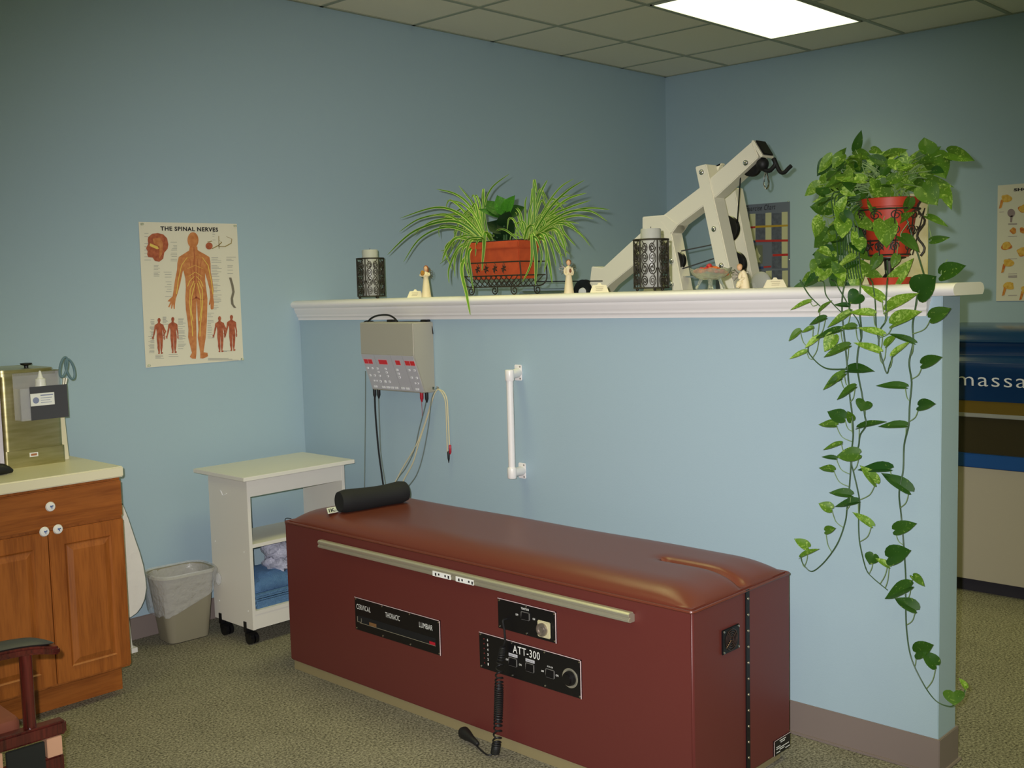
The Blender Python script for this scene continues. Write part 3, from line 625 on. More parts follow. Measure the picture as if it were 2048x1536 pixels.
for k in range(2):
    z0 = .262+k*.062
    n_ = 26; m_ = 12; vs = []
    for i in range(m_+1):
        th = PI*i/m_
        for q in range(n_):
            a = 2*PI*q/n_; w = 1+.12*math.sin(a*5+i*1.3+k)+.08*math.sin(a*9+i*2.1); vs.append((2.78+.055*math.sin(th)*math.cos(a)*w, -.37+.07*math.sin(th)*math.sin(a)*w, z0+.04+.042*math.cos(th)*w))
    g.add(vs, [(i*n_+q, i*n_+(q+1) % n_, (i+1)*n_+(q+1) % n_, (i+1)*n_+q) for i in range(m_) for q in range(n_)])
o = g.obj('plastic_bag', mat('crinkled plastic', (220, 220, 236), .15, alpha=.62, bump=1, bscale=60), smooth=True); tag(o, 'crinkled clear plastic bag on top of the towels in the white cart', 'plastic bag')
# ------------------------------------------------------------------ posters
def px(l, y=-.004, sc=1, ox=0, oy=0): return [P(u/sc+ox, v/sc+oy, 'y', y) for u, v in l]
PS = dict(sc=4.517, ox=260, oy=420)
po = G(); cor = px([(78, 107), (965, 125), (1025, 1355), (143, 1425)], -.003, **PS)
po.prism(cor, (0, .0012, 0)); post = po.obj('anatomy_poster', PAPER); tag(post, 'cream THE SPINAL NERVES anatomy poster with standing figure on the blue wall', 'poster')
q0 = px([(275, 184)], -.0042, **PS)[0]; q1 = px([(796, 186)], -.0042, **PS)[0]
text('THE SPINAL NERVES', q0, (1, 0, 0), (0, 0, 1), .0175, INK, post, 'title', (q1-q0).length, bold=.035)
body = [(540,330),(535,365),(480,400),(440,425),(428,480),(425,540),(405,640),(395,720),(385,780),(350,812),(340,825),(366,828),(345,875),(355,880),(374,845),(370,890),(380,892),(390,850),(395,895),(405,893),(407,850),(414,800),(425,770),(440,720),(455,660),(475,560),(482,545),(500,620),(505,700),(500,800),(505,900),(520,1000),(528,1080),(525,1150),(545,1230),(560,1290),(540,1325),(560,1342),(595,1345),(600,1300),(602,1200),(600,1100),(598,980),(600,880),(602,812),(607,880),(612,980),(618,1080),(612,1150),(625,1230),(635,1290),(635,1340),(660,1342),(690,1330),(705,1320),(700,1290),(665,1285),(672,1230),(685,1150),(690,1080),(695,1000),(698,900),(700,800),(690,720),(680,640),(678,570),(700,640),(720,720),(725,790),(712,850),(718,862),(728,845),(728,890),(740,902),(755,890),(760,840),(752,790),(755,720),(745,640),(730,560),(728,480),(718,425),(680,402),(625,372),(610,360),(608,330)]
hd_ = [(569+50*math.cos(a), 272+72*math.sin(a)) for a in [2*PI*k/24 for k in range(24)]]
g = G(); g.flat(px(body, -.0046, **PS)); g.flat(px(hd_, -.0048, **PS))
g.use(1)
for x, y, rx, ry in ((530, 250, 8, 30),): pass
cxm = 590
inn = [(x+(6 if x < cxm else -6), y) for x, y in body]
g.use(1); g.flat(px([(574, 330), (580, 330), (590, 560), (600, 800), (594, 800), (584, 560)], -.005, **PS))
for dx in (-40, -15, 15, 40): g.flat(px([(590+dx*1.3, 440), (594+dx*1.3, 440), (598+dx*.8, 640), (592+dx*.8, 640)], -.0049, **PS))
g.flat(px([(510, 800), (560, 808), (600, 780), (640, 806), (690, 800), (640, 816), (600, 800), (560, 818)], -.005, **PS))
g.use(2)
for side in (-1, 1):
    for pts in ([(598+side*20, 640), (598+side*55, 720), (598+side*58, 850), (598+side*48, 960), (598+side*36, 1060), (598+side*34, 1140)], [(598+side*10, 660), (598+side*40, 780), (598+side*46, 900), (598+side*30, 1000)], [(585+side*12, 420), (585+side*70, 430), (585+side*120, 500), (585+side*150, 640), (585+side*165, 760)], [(590+side*10, 600), (590+side*50, 640), (590+side*70, 690)], [(590, 560), (590+side*60, 600)], [(588, 500), (588+side*70, 530)]):
        w = 3.5
        g.flat(px([(x-w, y) for x, y in pts]+[(x+w, y) for x, y in pts[::-1]], -.0052, **PS))
fg = g.obj('standing_figure', [SKIN, SKIND, NERVE], post, fixn=False)
prof = [(165,245),(200,215),(250,208),(300,220),(335,255),(347,310),(340,350),(310,385),(300,440),(265,468),(225,460),(205,430),(165,425),(155,400),(160,375),(145,345),(165,305),(160,270)]
g = G(); g.flat(px(prof, -.0046, **PS)); g.use(1); g.flat(px([(205, 260), (270, 250), (300, 300), (290, 400), (262, 440), (268, 330), (215, 300)], -.0049, **PS)); g.use(2); g.flat(px([(180, 300), (250, 330), (262, 350), (245, 355), (178, 325)], -.0051, **PS))
g.obj('head_figure', [SKIND, SKIN, NERVE], post, fixn=False)
def mini(ox, oy, sc, g, elbow):
    pts = [(x, y) for x, y in body]
    cx = 595; g.flat(px([((x-cx)*sc+ox, (y-330)*sc+oy) for x, y in pts], -.0046, **PS)); g.flat(px([((x-cx)*sc+ox+2, (y-330)*sc+oy) for x, y in hd_], -.0047, **PS))
    if elbow: g.flat(px([(ox+26, oy+40*sc+5), (ox+60, oy+85), (ox+38, oy+130), (ox+30, oy+120), (ox+46, oy+85), (ox+22, oy+55)], -.0048, **PS))
for ox, oy, e in ((268, 1012, 1), (392, 1004, 0), (815, 996, 1), (922, 985, 0)):
    g = G(); mini(ox, oy, .285, g, e); g.obj('small_figure', SKIND, post, fixn=False)
g = G(); sp = [(905, 610), (925, 680), (935, 740), (920, 800), (925, 850), (950, 885)]
g.flat(px([(x-11, y) for x, y in sp]+[(x+11, y) for x, y in sp[::-1]], -.0046, **PS)); g.obj('spine_print', mat('grey brown ink', (120, 112, 96), .6), post, fixn=False)
g = G(); 
g.flat(px([(715+32*math.cos(a), 325+32*math.sin(a)) for a in [2*PI*k/16 for k in range(16)]], -.0046, **PS)); g.use(1)
for pts in ([(700, 290), (740, 280), (800, 330), (860, 330), (915, 300), (920, 260), (870, 240)], [(740, 350), (800, 320), (830, 290), (800, 270)], [(802, 235), (805, 350)]):
    g.flat(px([(x-3, y-3) for x, y in pts]+[(x+3, y+3) for x, y in pts[::-1]], -.0047, **PS))
g.obj('nerve_diagram', [SKIND, mat('olive ink', (150, 130, 70), .6)], post, fixn=False)
g = G(); random.seed(9)
def lines(x0, x1, y0, y1, st, al=0):
    y = y0
    while y < y1:
        w = random.uniform(.5, 1)*(x1-x0); a = x0 if al == 0 else x1-w; g.flat(px([(a, y), (a+w, y), (a+w, y+3.2), (a, y+3.2)], -.0045, **PS)); y += st*random.choice((1, 1, 1, 2))
lines(215, 275, 500, 620, 12); lines(365, 425, 290, 480, 14, 1); lines(735, 830, 430, 900, 14); lines(165, 220, 990, 1290, 9, 1); lines(435, 510, 980, 1260, 10); lines(300, 375, 560, 800, 22, 1); lines(745, 780, 205, 290, 16); lines(700, 760, 930, 1160, 16); lines(870, 960, 425, 460, 9); lines(230, 315, 1310, 1340, 9); lines(350, 440, 1303, 1330, 9); lines(835, 915, 1270, 1285, 8); lines(705, 1000, 1338, 1360, 8); lines(880, 950, 500, 580, 14); lines(295, 345, 965, 1030, 8); lines(130, 190, 210, 480, 30)
g.obj('small_print', INKG, post, fixn=False)
for u, v in ((105, 128), (945, 145), (1010, 1348), (168, 1405)):
    q = px([(u, v)], -.004, **PS)[0]; G().lathe([(.006, 0), (.005, .003), (.003, .008), (.005, .011), (0, .012)], q, 12, (0, -1, 0)).obj('push_pin', GLASS, post, smooth=True)
# exercise chart on the right wall
def pr(l, x=XR-.004, sc=1, ox=0, oy=0): return [P(u/sc+ox, v/sc+oy, 'x', x) for u, v in l]
yl = -.40; yr_ = P(1580, 404, 'x', XR).y; z1 = P(1580, 403, 'x', XR).z; z0 = z1-.80
ch = G().box((XR-.003, yr_, z0), (XR-.001, yl, z1)).obj('exercise_chart', CHARTB); tag(ch, 'blue grey exercise chart with coloured bars on the far wall behind the gym', 'poster')
CS = dict(sc=6.98, ox=1460, oy=380); g = G()
for a, b, c, d in ((272, 355, 335, 705), (495, 578, 320, 695), (722, 805, 308, 1090), (500, 582, 1130, 1400), (728, 808, 1128, 1400)): g.flat(pr([(a, c), (b, c-5), (b, d), (a, d)], XR-.0044, **CS))
g.use(1)
for a, b, c, d in ((160, 270, 345, 705), (362, 490, 335, 690), (583, 718, 325, 690), (583, 718, 720, 890), (583, 718, 930, 1095), (360, 495, 1135, 1400), (588, 722, 1125, 1400), (60, 250, 345, 705)): g.flat(pr([(a, c), (b, c-5), (b, d), (a, d)], XR-.0042, **CS))
g.use(2)
for a, b, c, d in ((355, 810, 692, 722), (595, 810, 890, 922), (470, 575, 1060, 1082), (190, 352, 508, 535)): g.flat(pr([(a, c+5), (b, c-3), (b, d-3), (a, d+5)], XR-.0048, **CS))
g.use(3); g.flat(pr([(352, 500), (808, 482), (808, 508), (352, 530)], XR-.0048, **CS)); g.use(4); g.flat(pr([(215, 712), (352, 706), (352, 734), (215, 742)], XR-.0048, **CS)); g.flat(pr([(360, 1072), (468, 1068), (468, 1100), (360, 1104)], XR-.0048, **CS))
g.use(5); g.flat(pr([(275, 775), (455, 770), (455, 1030), (300, 1035)], XR-.0048, **CS)); g.use(0); g.flat(pr([(320, 900), (350, 850), (375, 800), (400, 880), (430, 920), (400, 960), (430, 1010), (330, 1010), (345, 950)], XR-.005, **CS))
g.obj('chart_print', [CHARTW, CHARTD, INKR, INKY, INKB, mat('olive photo block', (104, 108, 88), .6)], ch, fixn=False)
a = pr([(98, 300)], XR-.0045, **CS)[0]; b = pr([(636, 268)], XR-.0045, **CS)[0]; a.z = b.z
text('350 Exercise Chart', a, (0, -1, 0), (0, 0, 1), .034, INK, ch, 'title', (b-a).length, shear=.3)
for u, v in ((815, 160), (830, 975)):
    q = pr([(u, v)], XR-.003, **CS)[0]; G().lathe([(.007, 0), (.004, .006), (0, .008)], q, 10, (-1, 0, 0)).obj('push_pin', CHROME, ch)
# shoulder chart at the right edge
sl_ = P(1996, 371, 'x', XR).y
sp = G().box((XR-.003, sl_-.50, P(1996, 602, 'x', XR).z), (XR-.001, sl_, P(1996, 371, 'x', XR).z)).obj('anatomy_poster', PAPER); tag(sp, 'cream shoulder anatomy poster with orange joints at the right edge of the picture', 'poster')
SS = dict(sc=5.908, ox=1980, oy=360)
a = pr([(280, 132)], XR-.0045, **SS)[0]; text('SHOULDER', a, (0, -1, 0), (0, 0, 1), .014, INK, sp, 'title', .21, bold=.05)
g = G(); random.seed(4)
def joint(cx, cy, rx, ry, mi):
    g.use(mi); g.flat(pr([(cx+rx*(1+.18*math.sin(3*a+cx))*math.cos(a), cy+ry*(1+.18*math.cos(2*a+cy))*math.sin(a)) for a in [2*PI*k/20 for k in range(20)]], XR-.0042-mi*.0001, **SS))
for cx, cy, mi in ((190, 220, 0), (195, 780, 1), (215, 980, 0), (225, 1250, 0), (400, 340, 1), (380, 850, 1), (430, 1300, 0), (600, 300, 0), (620, 800, 1)):
    joint(cx, cy, 62, 52, 1 if mi == 0 else 0); joint(cx-5, cy-5, 48, 42, mi)
    if mi == 0: g.use(0); g.flat(pr([(cx-60, cy+10), (cx-30, cy+30), (cx-55, cy+110), (cx-85, cy+120)], XR-.0045, **SS))
for cx, cy in ((275, 600), (385, 595)): joint(cx, cy, 38, 34, 0)
g.use(2)
g.flat(pr([(250+45*math.cos(a), 390+50*math.sin(a)) for a in [2*PI*k/16 for k in range(16)]], XR-.0044, **SS)); g.flat(pr([(240, 420), (270, 420), (258, 500), (238, 500)], XR-.0044, **SS))
for y in (378, 515, 523, 665, 930, 1108, 1130, 1140, 1150, 1363): g.flat(pr([(110 if y == 378 else 215, y), (165 if y == 378 else 320, y-4), (165 if y == 378 else 320, y+1), (110 if y == 378 else 215, y+5)], XR-.0044, **SS))
g.obj('joint_print', [ORAN, YELL, mat('mauve grey ink', (150, 130, 130), .6)], sp, fixn=False)
# ------------------------------------------------------------------ therapy stimulator on the half wall
dv = thing('electrotherapy_unit', (XH-.06, -.8, 1.07), 'grey wall-hung electrotherapy unit with red displays under the white ledge', 'therapy device')
xf, xbm, ya, yb_ = XH-.12, XH-.061, -.622, -.985
zA, zB, zC = 1.384, 1.243, 1.074
g = G(); g.prism([(XH, ya, zA), (xf, ya, zA), (xf, ya, zB), (xbm, ya, zC), (XH, ya, zC)], (0, yb_-ya, 0)); g.obj('housing', DEVG, dv, bevel=.004, seg=3)
TLp = V((xf-.0012, ya-.006, zB-.002)); TRp = V((xf-.0012, yb_+.004, zB-.002)); BLp = V((xbm-.0012, ya-.006, zC+.006)); BRp = V((xbm-.0012, yb_+.004, zC+.006))
nrm = (TRp-TLp).cross(BLp-TLp).normalized(); nrm = nrm if nrm.x < 0 else -nrm
def dp_(s, t, o=.0): return TLp.lerp(TRp, s).lerp(BLp.lerp(BRp, s), t)+nrm*(.001+o)
def dbox(g, s0, s1, t0, t1, o, th): g.prism([dp_(s0, t0, o), dp_(s1, t0, o), dp_(s1, t1, o), dp_(s0, t1, o)], nrm*th)
g = G(); dbox(g, 0, 1, 0, 1, -.001, .002); fp = g.obj('front_panel', DEVP, dv)
g = G()
for s in (.255, .575, .80): dbox(g, s-.002, s+.002, 0, 1, .001, .0003)
g.obj('panel_seam', DEVL, fp)
for s0, s1 in ((.025, .10), (.11, .185), (.315, .475), (.64, .725), (.82, .905), (.915, .995)):
    g = G(); dbox(g, s0-.006, s1+.006, .125, .275, .001, .0006); fr = g.obj('display_bezel', mat('pink bezel', (214, 170, 176), .5), fp); g = G(); dbox(g, s0, s1, .14, .26, .0017, .0006); g.obj('display', LED, fr)
def btn(s, t, w=.026, h=.05, dot=0):
    g = G(); dbox(g, s-w/2, s+w/2, t-h/2, t+h/2, .001, .0035); b_ = g.obj('button', BTN, fp)
    if dot: g = G(); dbox(g, s-w*.16, s+w*.16, t-h*.16, t+h*.16, .0046, .0004); g.obj('button_mark', INK, b_)
for s in (.055, .145, .86, .955): btn(s, .39, dot=1); btn(s, .60, dot=1)
for s in (.10, .15, .895, .945): btn(s, .755, .02, .04, 1)
for s in (.245, .405):
    for t in (.39, .49, .60): btn(s, t, .026, .05, 1)
for s in (.225, .32, .40): btn(s, .76, .028, .06, s != .32)
for t in (.40, .51, .61): btn(.63, t, .03, .055, t > .45)
for s in (.09, .25, .335, .415, .5, .625, .715, .895): btn(s, .925, .055, .05)
# cords and leads
def cable(pts, r, mt, name, par=dv, n=7): return G().tube(spline(pts, 7), r, n).obj(name, mt, par, smooth=True)
X = lambda u, v, o=.03: P(u, v, 'x', XH-o)
cable([X(735, 645, .06), X(742, 637, .06), X(755, 631, .06), X(775, 630, .06), X(787, 635, .06), X(795, 643, .06)], .0042, BLACKR, 'power_cord')
G().box(X(780, 645, .05)+V((-.01, .012, -.001)), X(780, 640, .05)+V((.014, -.026, .002))).obj('plug', BLACKR, dv, bevel=.002)
cable([X(733, 646, .05), X(760, 645, .04), X(820, 643, .03), X(862, 644, .01)], .0015, BLACKR, 'wire')
cable([X(735, 647, .06), X(728, 645, .07), X(734, 642, .05), X(745, 643, .04), X(750, 646, .05)], .003, BLACKR, 'power_cord')
G().box(X(848, 646, .02)+V((-.012, .012, 0)), X(848, 641, .02)+V((.012, -.03, .004))).obj('plug', BLACKR, dv, bevel=.002)
cable([X(861, 645, .012), X(864, 655, .008), X(866, 668, .006)], .0025, BLACKR, 'wire')
pk = lambda u, v, mt: G().lathe([(.008, 0), (.008, -.028), (.005, -.036), (.003, -.044)], X(u, v, .05), 12).obj('lead_plug', mt, dv, smooth=True)
for u, v, mt in ((749, 778, BLACKR), (757, 778, BLACKR), (843, 784, REDP), (853, 785, BLACKR)): pk(u, v, mt)
cable([X(731, 742, .02), X(731, 800, .02), X(730, 900, .02), X(729, 985, .02), X(729, 1010, .015)], .0026, WIREG, 'lead_cable')
cable([X(749, 783, .05), X(751, 830, .045), X(757, 900, .04), X(765, 960, .04), X(770, 1000, .05)], .0042, BLACKR, 'lead_cable')
cable([X(757, 790, .05), X(759, 850, .045), X(762, 910, .04), X(771, 968, .04), X(776, 1000, .05)], .0028, WIREG, 'lead_cable')
cable([X(843, 800, .045), X(844, 835, .03), X(838, 860, .03)], .0009, REDP, 'wire')
cable([X(853, 800, .045), X(848, 822, .035), X(838, 860, .03), X(829, 900, .03), X(812, 935, .03), X(795, 958, .04), X(780, 990, .05)], .0026, WIREG, 'lead_cable')
hkp = X(876, 778, .018)
cable([hkp, X(866, 790, .02), X(858, 820, .02), X(845, 860, .025), X(830, 895, .03), X(806, 935, .035), X(780, 985, .05)], .0030, WIREC, 'lead_cable')
cable([hkp, X(868, 790, .024), X(856, 830, .024), X(838, 885, .03), X(826, 925, .035), X(810, 955, .04), X(795, 985, .05)], .0030, WIREC, 'lead_cable')
cable([hkp, X(864, 795, .028), X(857, 850, .028), X(846, 910, .03), X(833, 950, .035), X(815, 975, .04)], .0026, WIREG, 'lead_cable')
cable([hkp, X(887, 784, .02), X(894, 800, .02), X(896, 830, .02), X(898, 870, .02), X(899, 893, .02)], .0030, WIREC, 'lead_cable')
cable([hkp, X(884, 786, .024), X(891, 805, .024), X(893, 850, .022), X(895, 905, .02)], .0026, WIREC, 'lead_cable')
G().lathe([(.004, .012), (.006, .008), (.006, -.02), (.002, -.03)], X(900, 895, .02), 10).obj('lead_tip', REDP, dv, smooth=True)
G().lathe([(.004, .012), (.006, .006), (.005, -.02), (.001, -.04)], X(897, 908, .022), 10).obj('lead_tip', BLACKR, dv, smooth=True)
hk = G(); q = X(876, 776, 0); hk.tube([q, q+V((-.03, 0, 0))], .004, 8); hk.tube([q+V((-.028, 0, -.004)), q+V((-.028, 0, .008))], .004, 8); hk.lathe([(.009, 0), (.009, .003), (0, .004)], q, 12, (-1, 0, 0))
tag(hk.obj('wall_hook', CHROME, smooth=True), 'small chrome hook on the half wall holding the pale lead cables', 'hook')
# ------------------------------------------------------------------ grab bar
gb = thing('grab_bar', (XH, -1.5, .75), 'white vertical grab bar bolted to the half wall', 'grab bar')
ta_ = P(1017, 750, 'x', XH-.085); tb_ = P(1026, 941, 'x', XH-.085); ta_.y = tb_.y = (ta_.y+tb_.y)/2
G().cyl(ta_, tb_, .014, 20).obj('bar', WHITE, gb, smooth=True)
for c, (pu, pv), dn in ((ta_, (1038, 745), 1), (tb_, (1046, 941), -1)):
    w = P(pu, pv, 'x', XH); yc = c.y
    g = G(); g.box((XH-.008, w.y+.02, w.z-.032), (XH, w.y-.02, w.z+.032)); pl = g.obj('wall_plate', WHITE, gb, bevel=.003)
    g = G(); 
    for dz in (-.024, .024): g.lathe([(.004, 0), (0, .002)], (XH-.008, w.y-.013, w.z+dz), 8, (-1, 0, 0))
    g.obj('screw', mat('dull screw', (150, 140, 130), .4, .8), pl)
    c2 = V((c.x, yc, w.z-dn*.004)); g = G()
    g.tube([V((XH-.006, w.y, w.z)), c2], [.02, .0165], 16); g.lathe([(.017, -.022), (.0185, -.018), (.0185, .018), (.017, .022)], c2, 20); g.obj('end_bracket', WHITE, gb, smooth=True)
# ------------------------------------------------------------------ things on the ledge
XC = (XH+XF)/2
def on(u, v, x=XC): q = P(u, v, 'x', x); q.z = zt(q.y); return q
def lantern(u, v, label, clabel, w=.064, h=.188, seed=1):
    c = on(u, v); t = thing('candle_holder', c, label, 'candle holder', 'iron scroll candle holders on the ledge')
    n = 12; g = G()
    for z in (.012, h):
        g.tube([c+V((w*math.cos(2*PI*k/32), w*math.sin(2*PI*k/32), z)) for k in range(32)], .0035 if z > .1 else .003, 8, closed=True)
        g.obj('ring_frame', IRON, t, smooth=True); g = G()
    g.lathe([(w*.98, .010), (w*.98, .013), (0, .013)], c, 32); g.obj('base_plate', IRON, t, smooth=True)
    g = G(); nb = 6
    for k in range(nb): a = 2*PI*k/nb+seed*.5; e = V((w*math.cos(a), w*math.sin(a), 0)); g.cyl(c+e+V((0, 0, .012)), c+e+V((0, 0, h)), .0026, 8)
    g.obj('upright', IRON, t, smooth=True)
    g = G()
    for k in range(nb):     # curls between the uprights
        a0 = 2*PI*(k+.5)/nb+seed*.5
        def onc(du, z): a = a0+du/w; return c+V((w*math.cos(a), w*math.sin(a), z))
        for zc, sg, rad in ((.037, 1, .021), (h-.028, -1, .021), (.085, -1, .026), (.122, 1, .022)):
            for mir in (-1, 1):
                pts = []
                for i in range(22):
                    th_ = i*.62; r = rad*(1-i/24); pts.append(onc(mir*(.014+ .6*r*math.cos(th_)), zc+sg*r*math.sin(th_)))
                g.tube(pts, .0019, 5)
        for mir in (-1, 1): g.tube([onc(mir*(.003+.024*abs(math.sin(z*40))), z) for z in [.015+i*(h-.02)/24 for i in range(25)]], .0017, 5)
    g.obj('scrollwork', IRON, t, smooth=True)
    g = G()
    for k in range(3): a = 2*PI*k/3+.4; g.ball(c+V((w*.85*math.cos(a), w*.85*math.sin(a), .006)), .006, .006, .006, 10, 6)
    g.obj('foot', IRON, t, smooth=True)
    q = G().lathe([(.036, .0132), (.0375, .016), (.0375, .224), (.035, .229), (.03, .226), (0, .224)], c, 32).obj('pillar_candle', WAX, smooth=True)
    G().cyl(c+V((0, 0, .224)), c+V((.001, 0, .236)), .0012, 6).obj('wick', INK, q); tag(q, clabel, 'candle', 'pillar candles in the iron holders')
lantern(743, 594, 'iron scroll candle holder at the far left end of the white ledge', 'ivory pillar candle in the holder at the far left of the ledge')
lantern(1303, 578, 'iron scroll candle holder in the middle of the ledge before the white gym', 'ivory pillar candle in the holder in front of the white gym', seed=2)
def tent(u, v, w, h, label):
    c = on(u, v, XC-.02); d = .022; g = G()
    pr_ = [(-w/2, 0), (w/2, 0), (w*.36, h*.78), (w*.12, h*.8), (w*.06, h), (-w*.06, h), (-w*.12, h*.8), (-w*.36, h*.78)]
    az = math.radians(-38); ex = V((-math.sin(az)*0+math.cos(math.radians(52)), -math.sin(math.radians(52)), 0)); nx_ = V((-ex.y, ex.x, 0)); nx_ = -nx_ if nx_.x > 0 else nx_
    for s_ in (1, -1):
        A = [c+ex*x+nx_*(s_*d*(1-z/h))+V((0, 0, z)) for x, z in pr_]; g.prism(A, nx_*(.0008*s_))
    o = g.obj('tent_card', CARD); tag(o, label, 'card', 'small cream cards on the ledge')
    g = G()
    for i, (a, b) in enumerate(((-.22, .22), (-.18, .2), (-.2, .16))):
        z = h*(.56-.17*i); A = [c+ex*(w*x)+nx_*(d*(1-zz/h)+.0015)+V((0, 0, zz)) for x, zz in ((a, z), (b, z), (b, z+.0022), (a, z+.0022))]; g.prism(A, nx_*.0004)
    g.obj('card_print', mat('faded ink', (186, 174, 140), .7), o)
tent(831, 594, .068, .036, 'small cream tent card left of the figurine with auburn hair')
tent(1199, 583, .072, .036, 'small cream tent card between the tall figurine and the middle candle holder')
tent(1550, 573, .072, .034, 'small cream tent card right of the kneeling figurine')
# figurines
vd = V((.6, .8, 0)).normalized()   # away from the viewer
rg = V((.8, -.6, 0)).normalized()  # to the right as seen
def figurine(u, v, h, label, kind):
    c = on(u, v, XC-.01); t = thing('angel_figurine', c, label, 'figurine'); z = V((0, 0, 1)); s = h/.14
    def q(a, b, d=0): return c+rg*(a*s)+z*(b*s)-vd*(d*s)
    if kind < 3:
        g = G(); prof = [(.0, 0), (.024, 0), (.0235, .004), (.020, .03), (.016, .06), (.0125, .085), (.0135, .098), (.0155, .108), (.012, .114), (.005, .117), (.004, .122), (0, .122)]
        g.lathe([(r*s, hh*s) for r, hh in prof], c, 28, sx=1, sy=.85)
        for sg in (-1, 1):
            if kind == 1: pts = [q(.013*sg, .109), q(.02*sg-.006, .100, .006), q(-.004, .100+.002*sg, .016), q(-.022, .102+.004*sg, .012)]
            else: pts = [q(.013*sg, .109), q(.018*sg, .092, .002), q(.014*sg, .08, .01), q(.002*sg, .084 if sg < 0 else .1, .016)]
            g.tube(spline(pts, 5), [.0055*s*(1-.35*i/15) for i in range(16)], 8)
        g.obj('body', CREAMP, t, smooth=True)
        hd = G().ball(q(0, .130, .001), .0095*s, .0095*s, .012*s, 16, 10).obj('head', FACE, t, smooth=True)
        g = G(); g.ball(q(.002, .133, -.004), .0115*s, .0115*s, .0125*s, 16, 10); 
        if kind == 1: g.ball(q(.006, .123, -.006), .009*s, .009*s, .014*s, 14, 8)
        else: g.ball(q(.0, .134, -.009), .006*s, .006*s, .006*s, 12, 8)
        g.obj('hair', REDH if kind == 1 else mat('brown resin', (120, 74, 46), .6), t, smooth=True)
        if kind == 1: G().ball(q(-.016, .110, .014), .010*s, .010*s, .013*s, 14, 8).obj('held_bundle', mat('golden flowers', (190, 134, 50), .8, bump=1, bscale=200), t, smooth=True)
        else: G().ball(q(.004, .096, .016), .005*s, .005*s, .009*s, 12, 8).obj('held_bundle', mat('brown resin', (120, 74, 46), .6), t, smooth=True)
        wz, wx = .105, .028
    else:
        g = G(); pts = [q(.012, .0), q(.012, .02), q(.010, .045), q(.006, .062), q(.0, .072)]
        g.tube(spline(pts, 5), [s*(.021-.0125*i/20) for i in range(21)], 16)
        g.tube(spline([q(.004, .012), q(-.012, .024, .006), q(-.02, .012, .008), q(-.023, .004, .008)], 5), [s*.010]*12+[s*.007]*4, 12)
        g.tube(spline([q(.012, .066), q(.012, .046, .008), q(-.006, .038, .012), q(-.013, .03, .01)], 5), s*.0055, 10)
        g.tube(spline([q(-.002, .066), q(-.014, .052, .008), q(-.014, .04, .01), q(-.008, .06, .012)], 5), s*.005, 10); g.obj('body', CREAMP, t, smooth=True)
        G().ball(q(-.012, .086, .004), .011*s, .011*s, .013*s, 16, 10).obj('head', FACE, t, smooth=True)
        G().ball(q(-.009, .090, -.001), .0115*s, .0115*s, .0115*s, 16, 10).obj('hair', mat('sandy resin', (188, 140, 90), .6), t, smooth=True)
        wz, wx = .055, .024
    g = G()
    for sg in (1, -1) if kind != 1 else (1, .75):
        for k in range(5):
            a = math.radians(-50+k*26); L_ = .030*s; p0 = q(.008*(1 if sg > 0 else -1) if kind != 1 else .006, wz, -.008); dr_ = (rg*math.cos(a)*(1 if sg > 0 else -1)+z*math.sin(a)-vd*-.3)
            pts = [p0+dr_*(L_*(.5-.5*math.cos(2*PI*i/14)))+z.cross(rg)*0+(rg*-math.sin(a)+z*math.cos(a))*(.006*s*math.sin(2*PI*i/14)) for i in range(14)]
            g.tube(pts, .0009*s, 5, closed=True)
    g.obj('wire_wing', WIRE, t, smooth=True)
figurine(853, 593, .136, 'cream angel figurine with auburn hair hugging a golden bundle, left on ledge', 1)
figurine(1138, 585, .128, 'standing cream angel figurine with clasped hands right of the spider plant', 2)
figurine(1484, 574, .118, 'kneeling cream figurine beside the crystal bowl', 3)
# crystal bowl with contents
c = on(1421, 575); bw = thing('crystal_bowl', c, 'footed cut crystal bowl filled with orange and red potpourri', 'bowl')
g = G(); n = 40; prof = [(.0, .034), (.03, .034), (.052, .042), (.068, .056), (.076, .073), (.072, .073), (.064, .060), (.048, .047), (.02, .04), (0, .04)]; vs = []
for r, h in prof:
    for k in range(n): a = 2*PI*k/n; rr_ = r*(1+.03*math.cos(a*10)) if h > .05 else r; vs.append(c+V((rr_*math.cos(a), rr_*math.sin(a), h+(.003*math.cos(a*10) if h > .07 else 0))))
g.add(vs, [(i*n+k, i*n+(k+1) % n, (i+1)*n+(k+1) % n, (i+1)*n+k) for i in range(len(prof)-1) for k in range(n)]); g.obj('bowl_body', GLASS, bw, smooth=True)
for k in range(4):
    a = PI/2*k+.5; G().tube([c+V((.032*math.cos(a), .032*math.sin(a), .036)), c+V((.043*math.cos(a), .043*math.sin(a), .015)), c+V((.05*math.cos(a), .05*math.sin(a), .003))], [.007, .004, .006], 8).obj('foot', GLASS, bw)
g = G(); random.seed(21)
for k in range(46):
    a = random.uniform(0, 2*PI); r = .056*math.sqrt(random.random()); g.use(random.choice((0, 0, 1, 2))); z = .055+.03*(1-r/.056)+random.uniform(-.004, .006); g.ball(c+V((r*math.cos(a), r*math.sin(a), z)), random.uniform(.008, .014), random.uniform(.007, .012), random.uniform(.005, .008), 8, 6)
o = g.obj('potpourri', [mat('orange petals', (204, 104, 34), .7), mat('red petals', (190, 48, 44), .6), mat('tan petals', (184, 120, 70), .8)], smooth=True); tag(o, 'orange and red dried potpourri heaped in the crystal bowl', 'potpourri', kind='stuff')
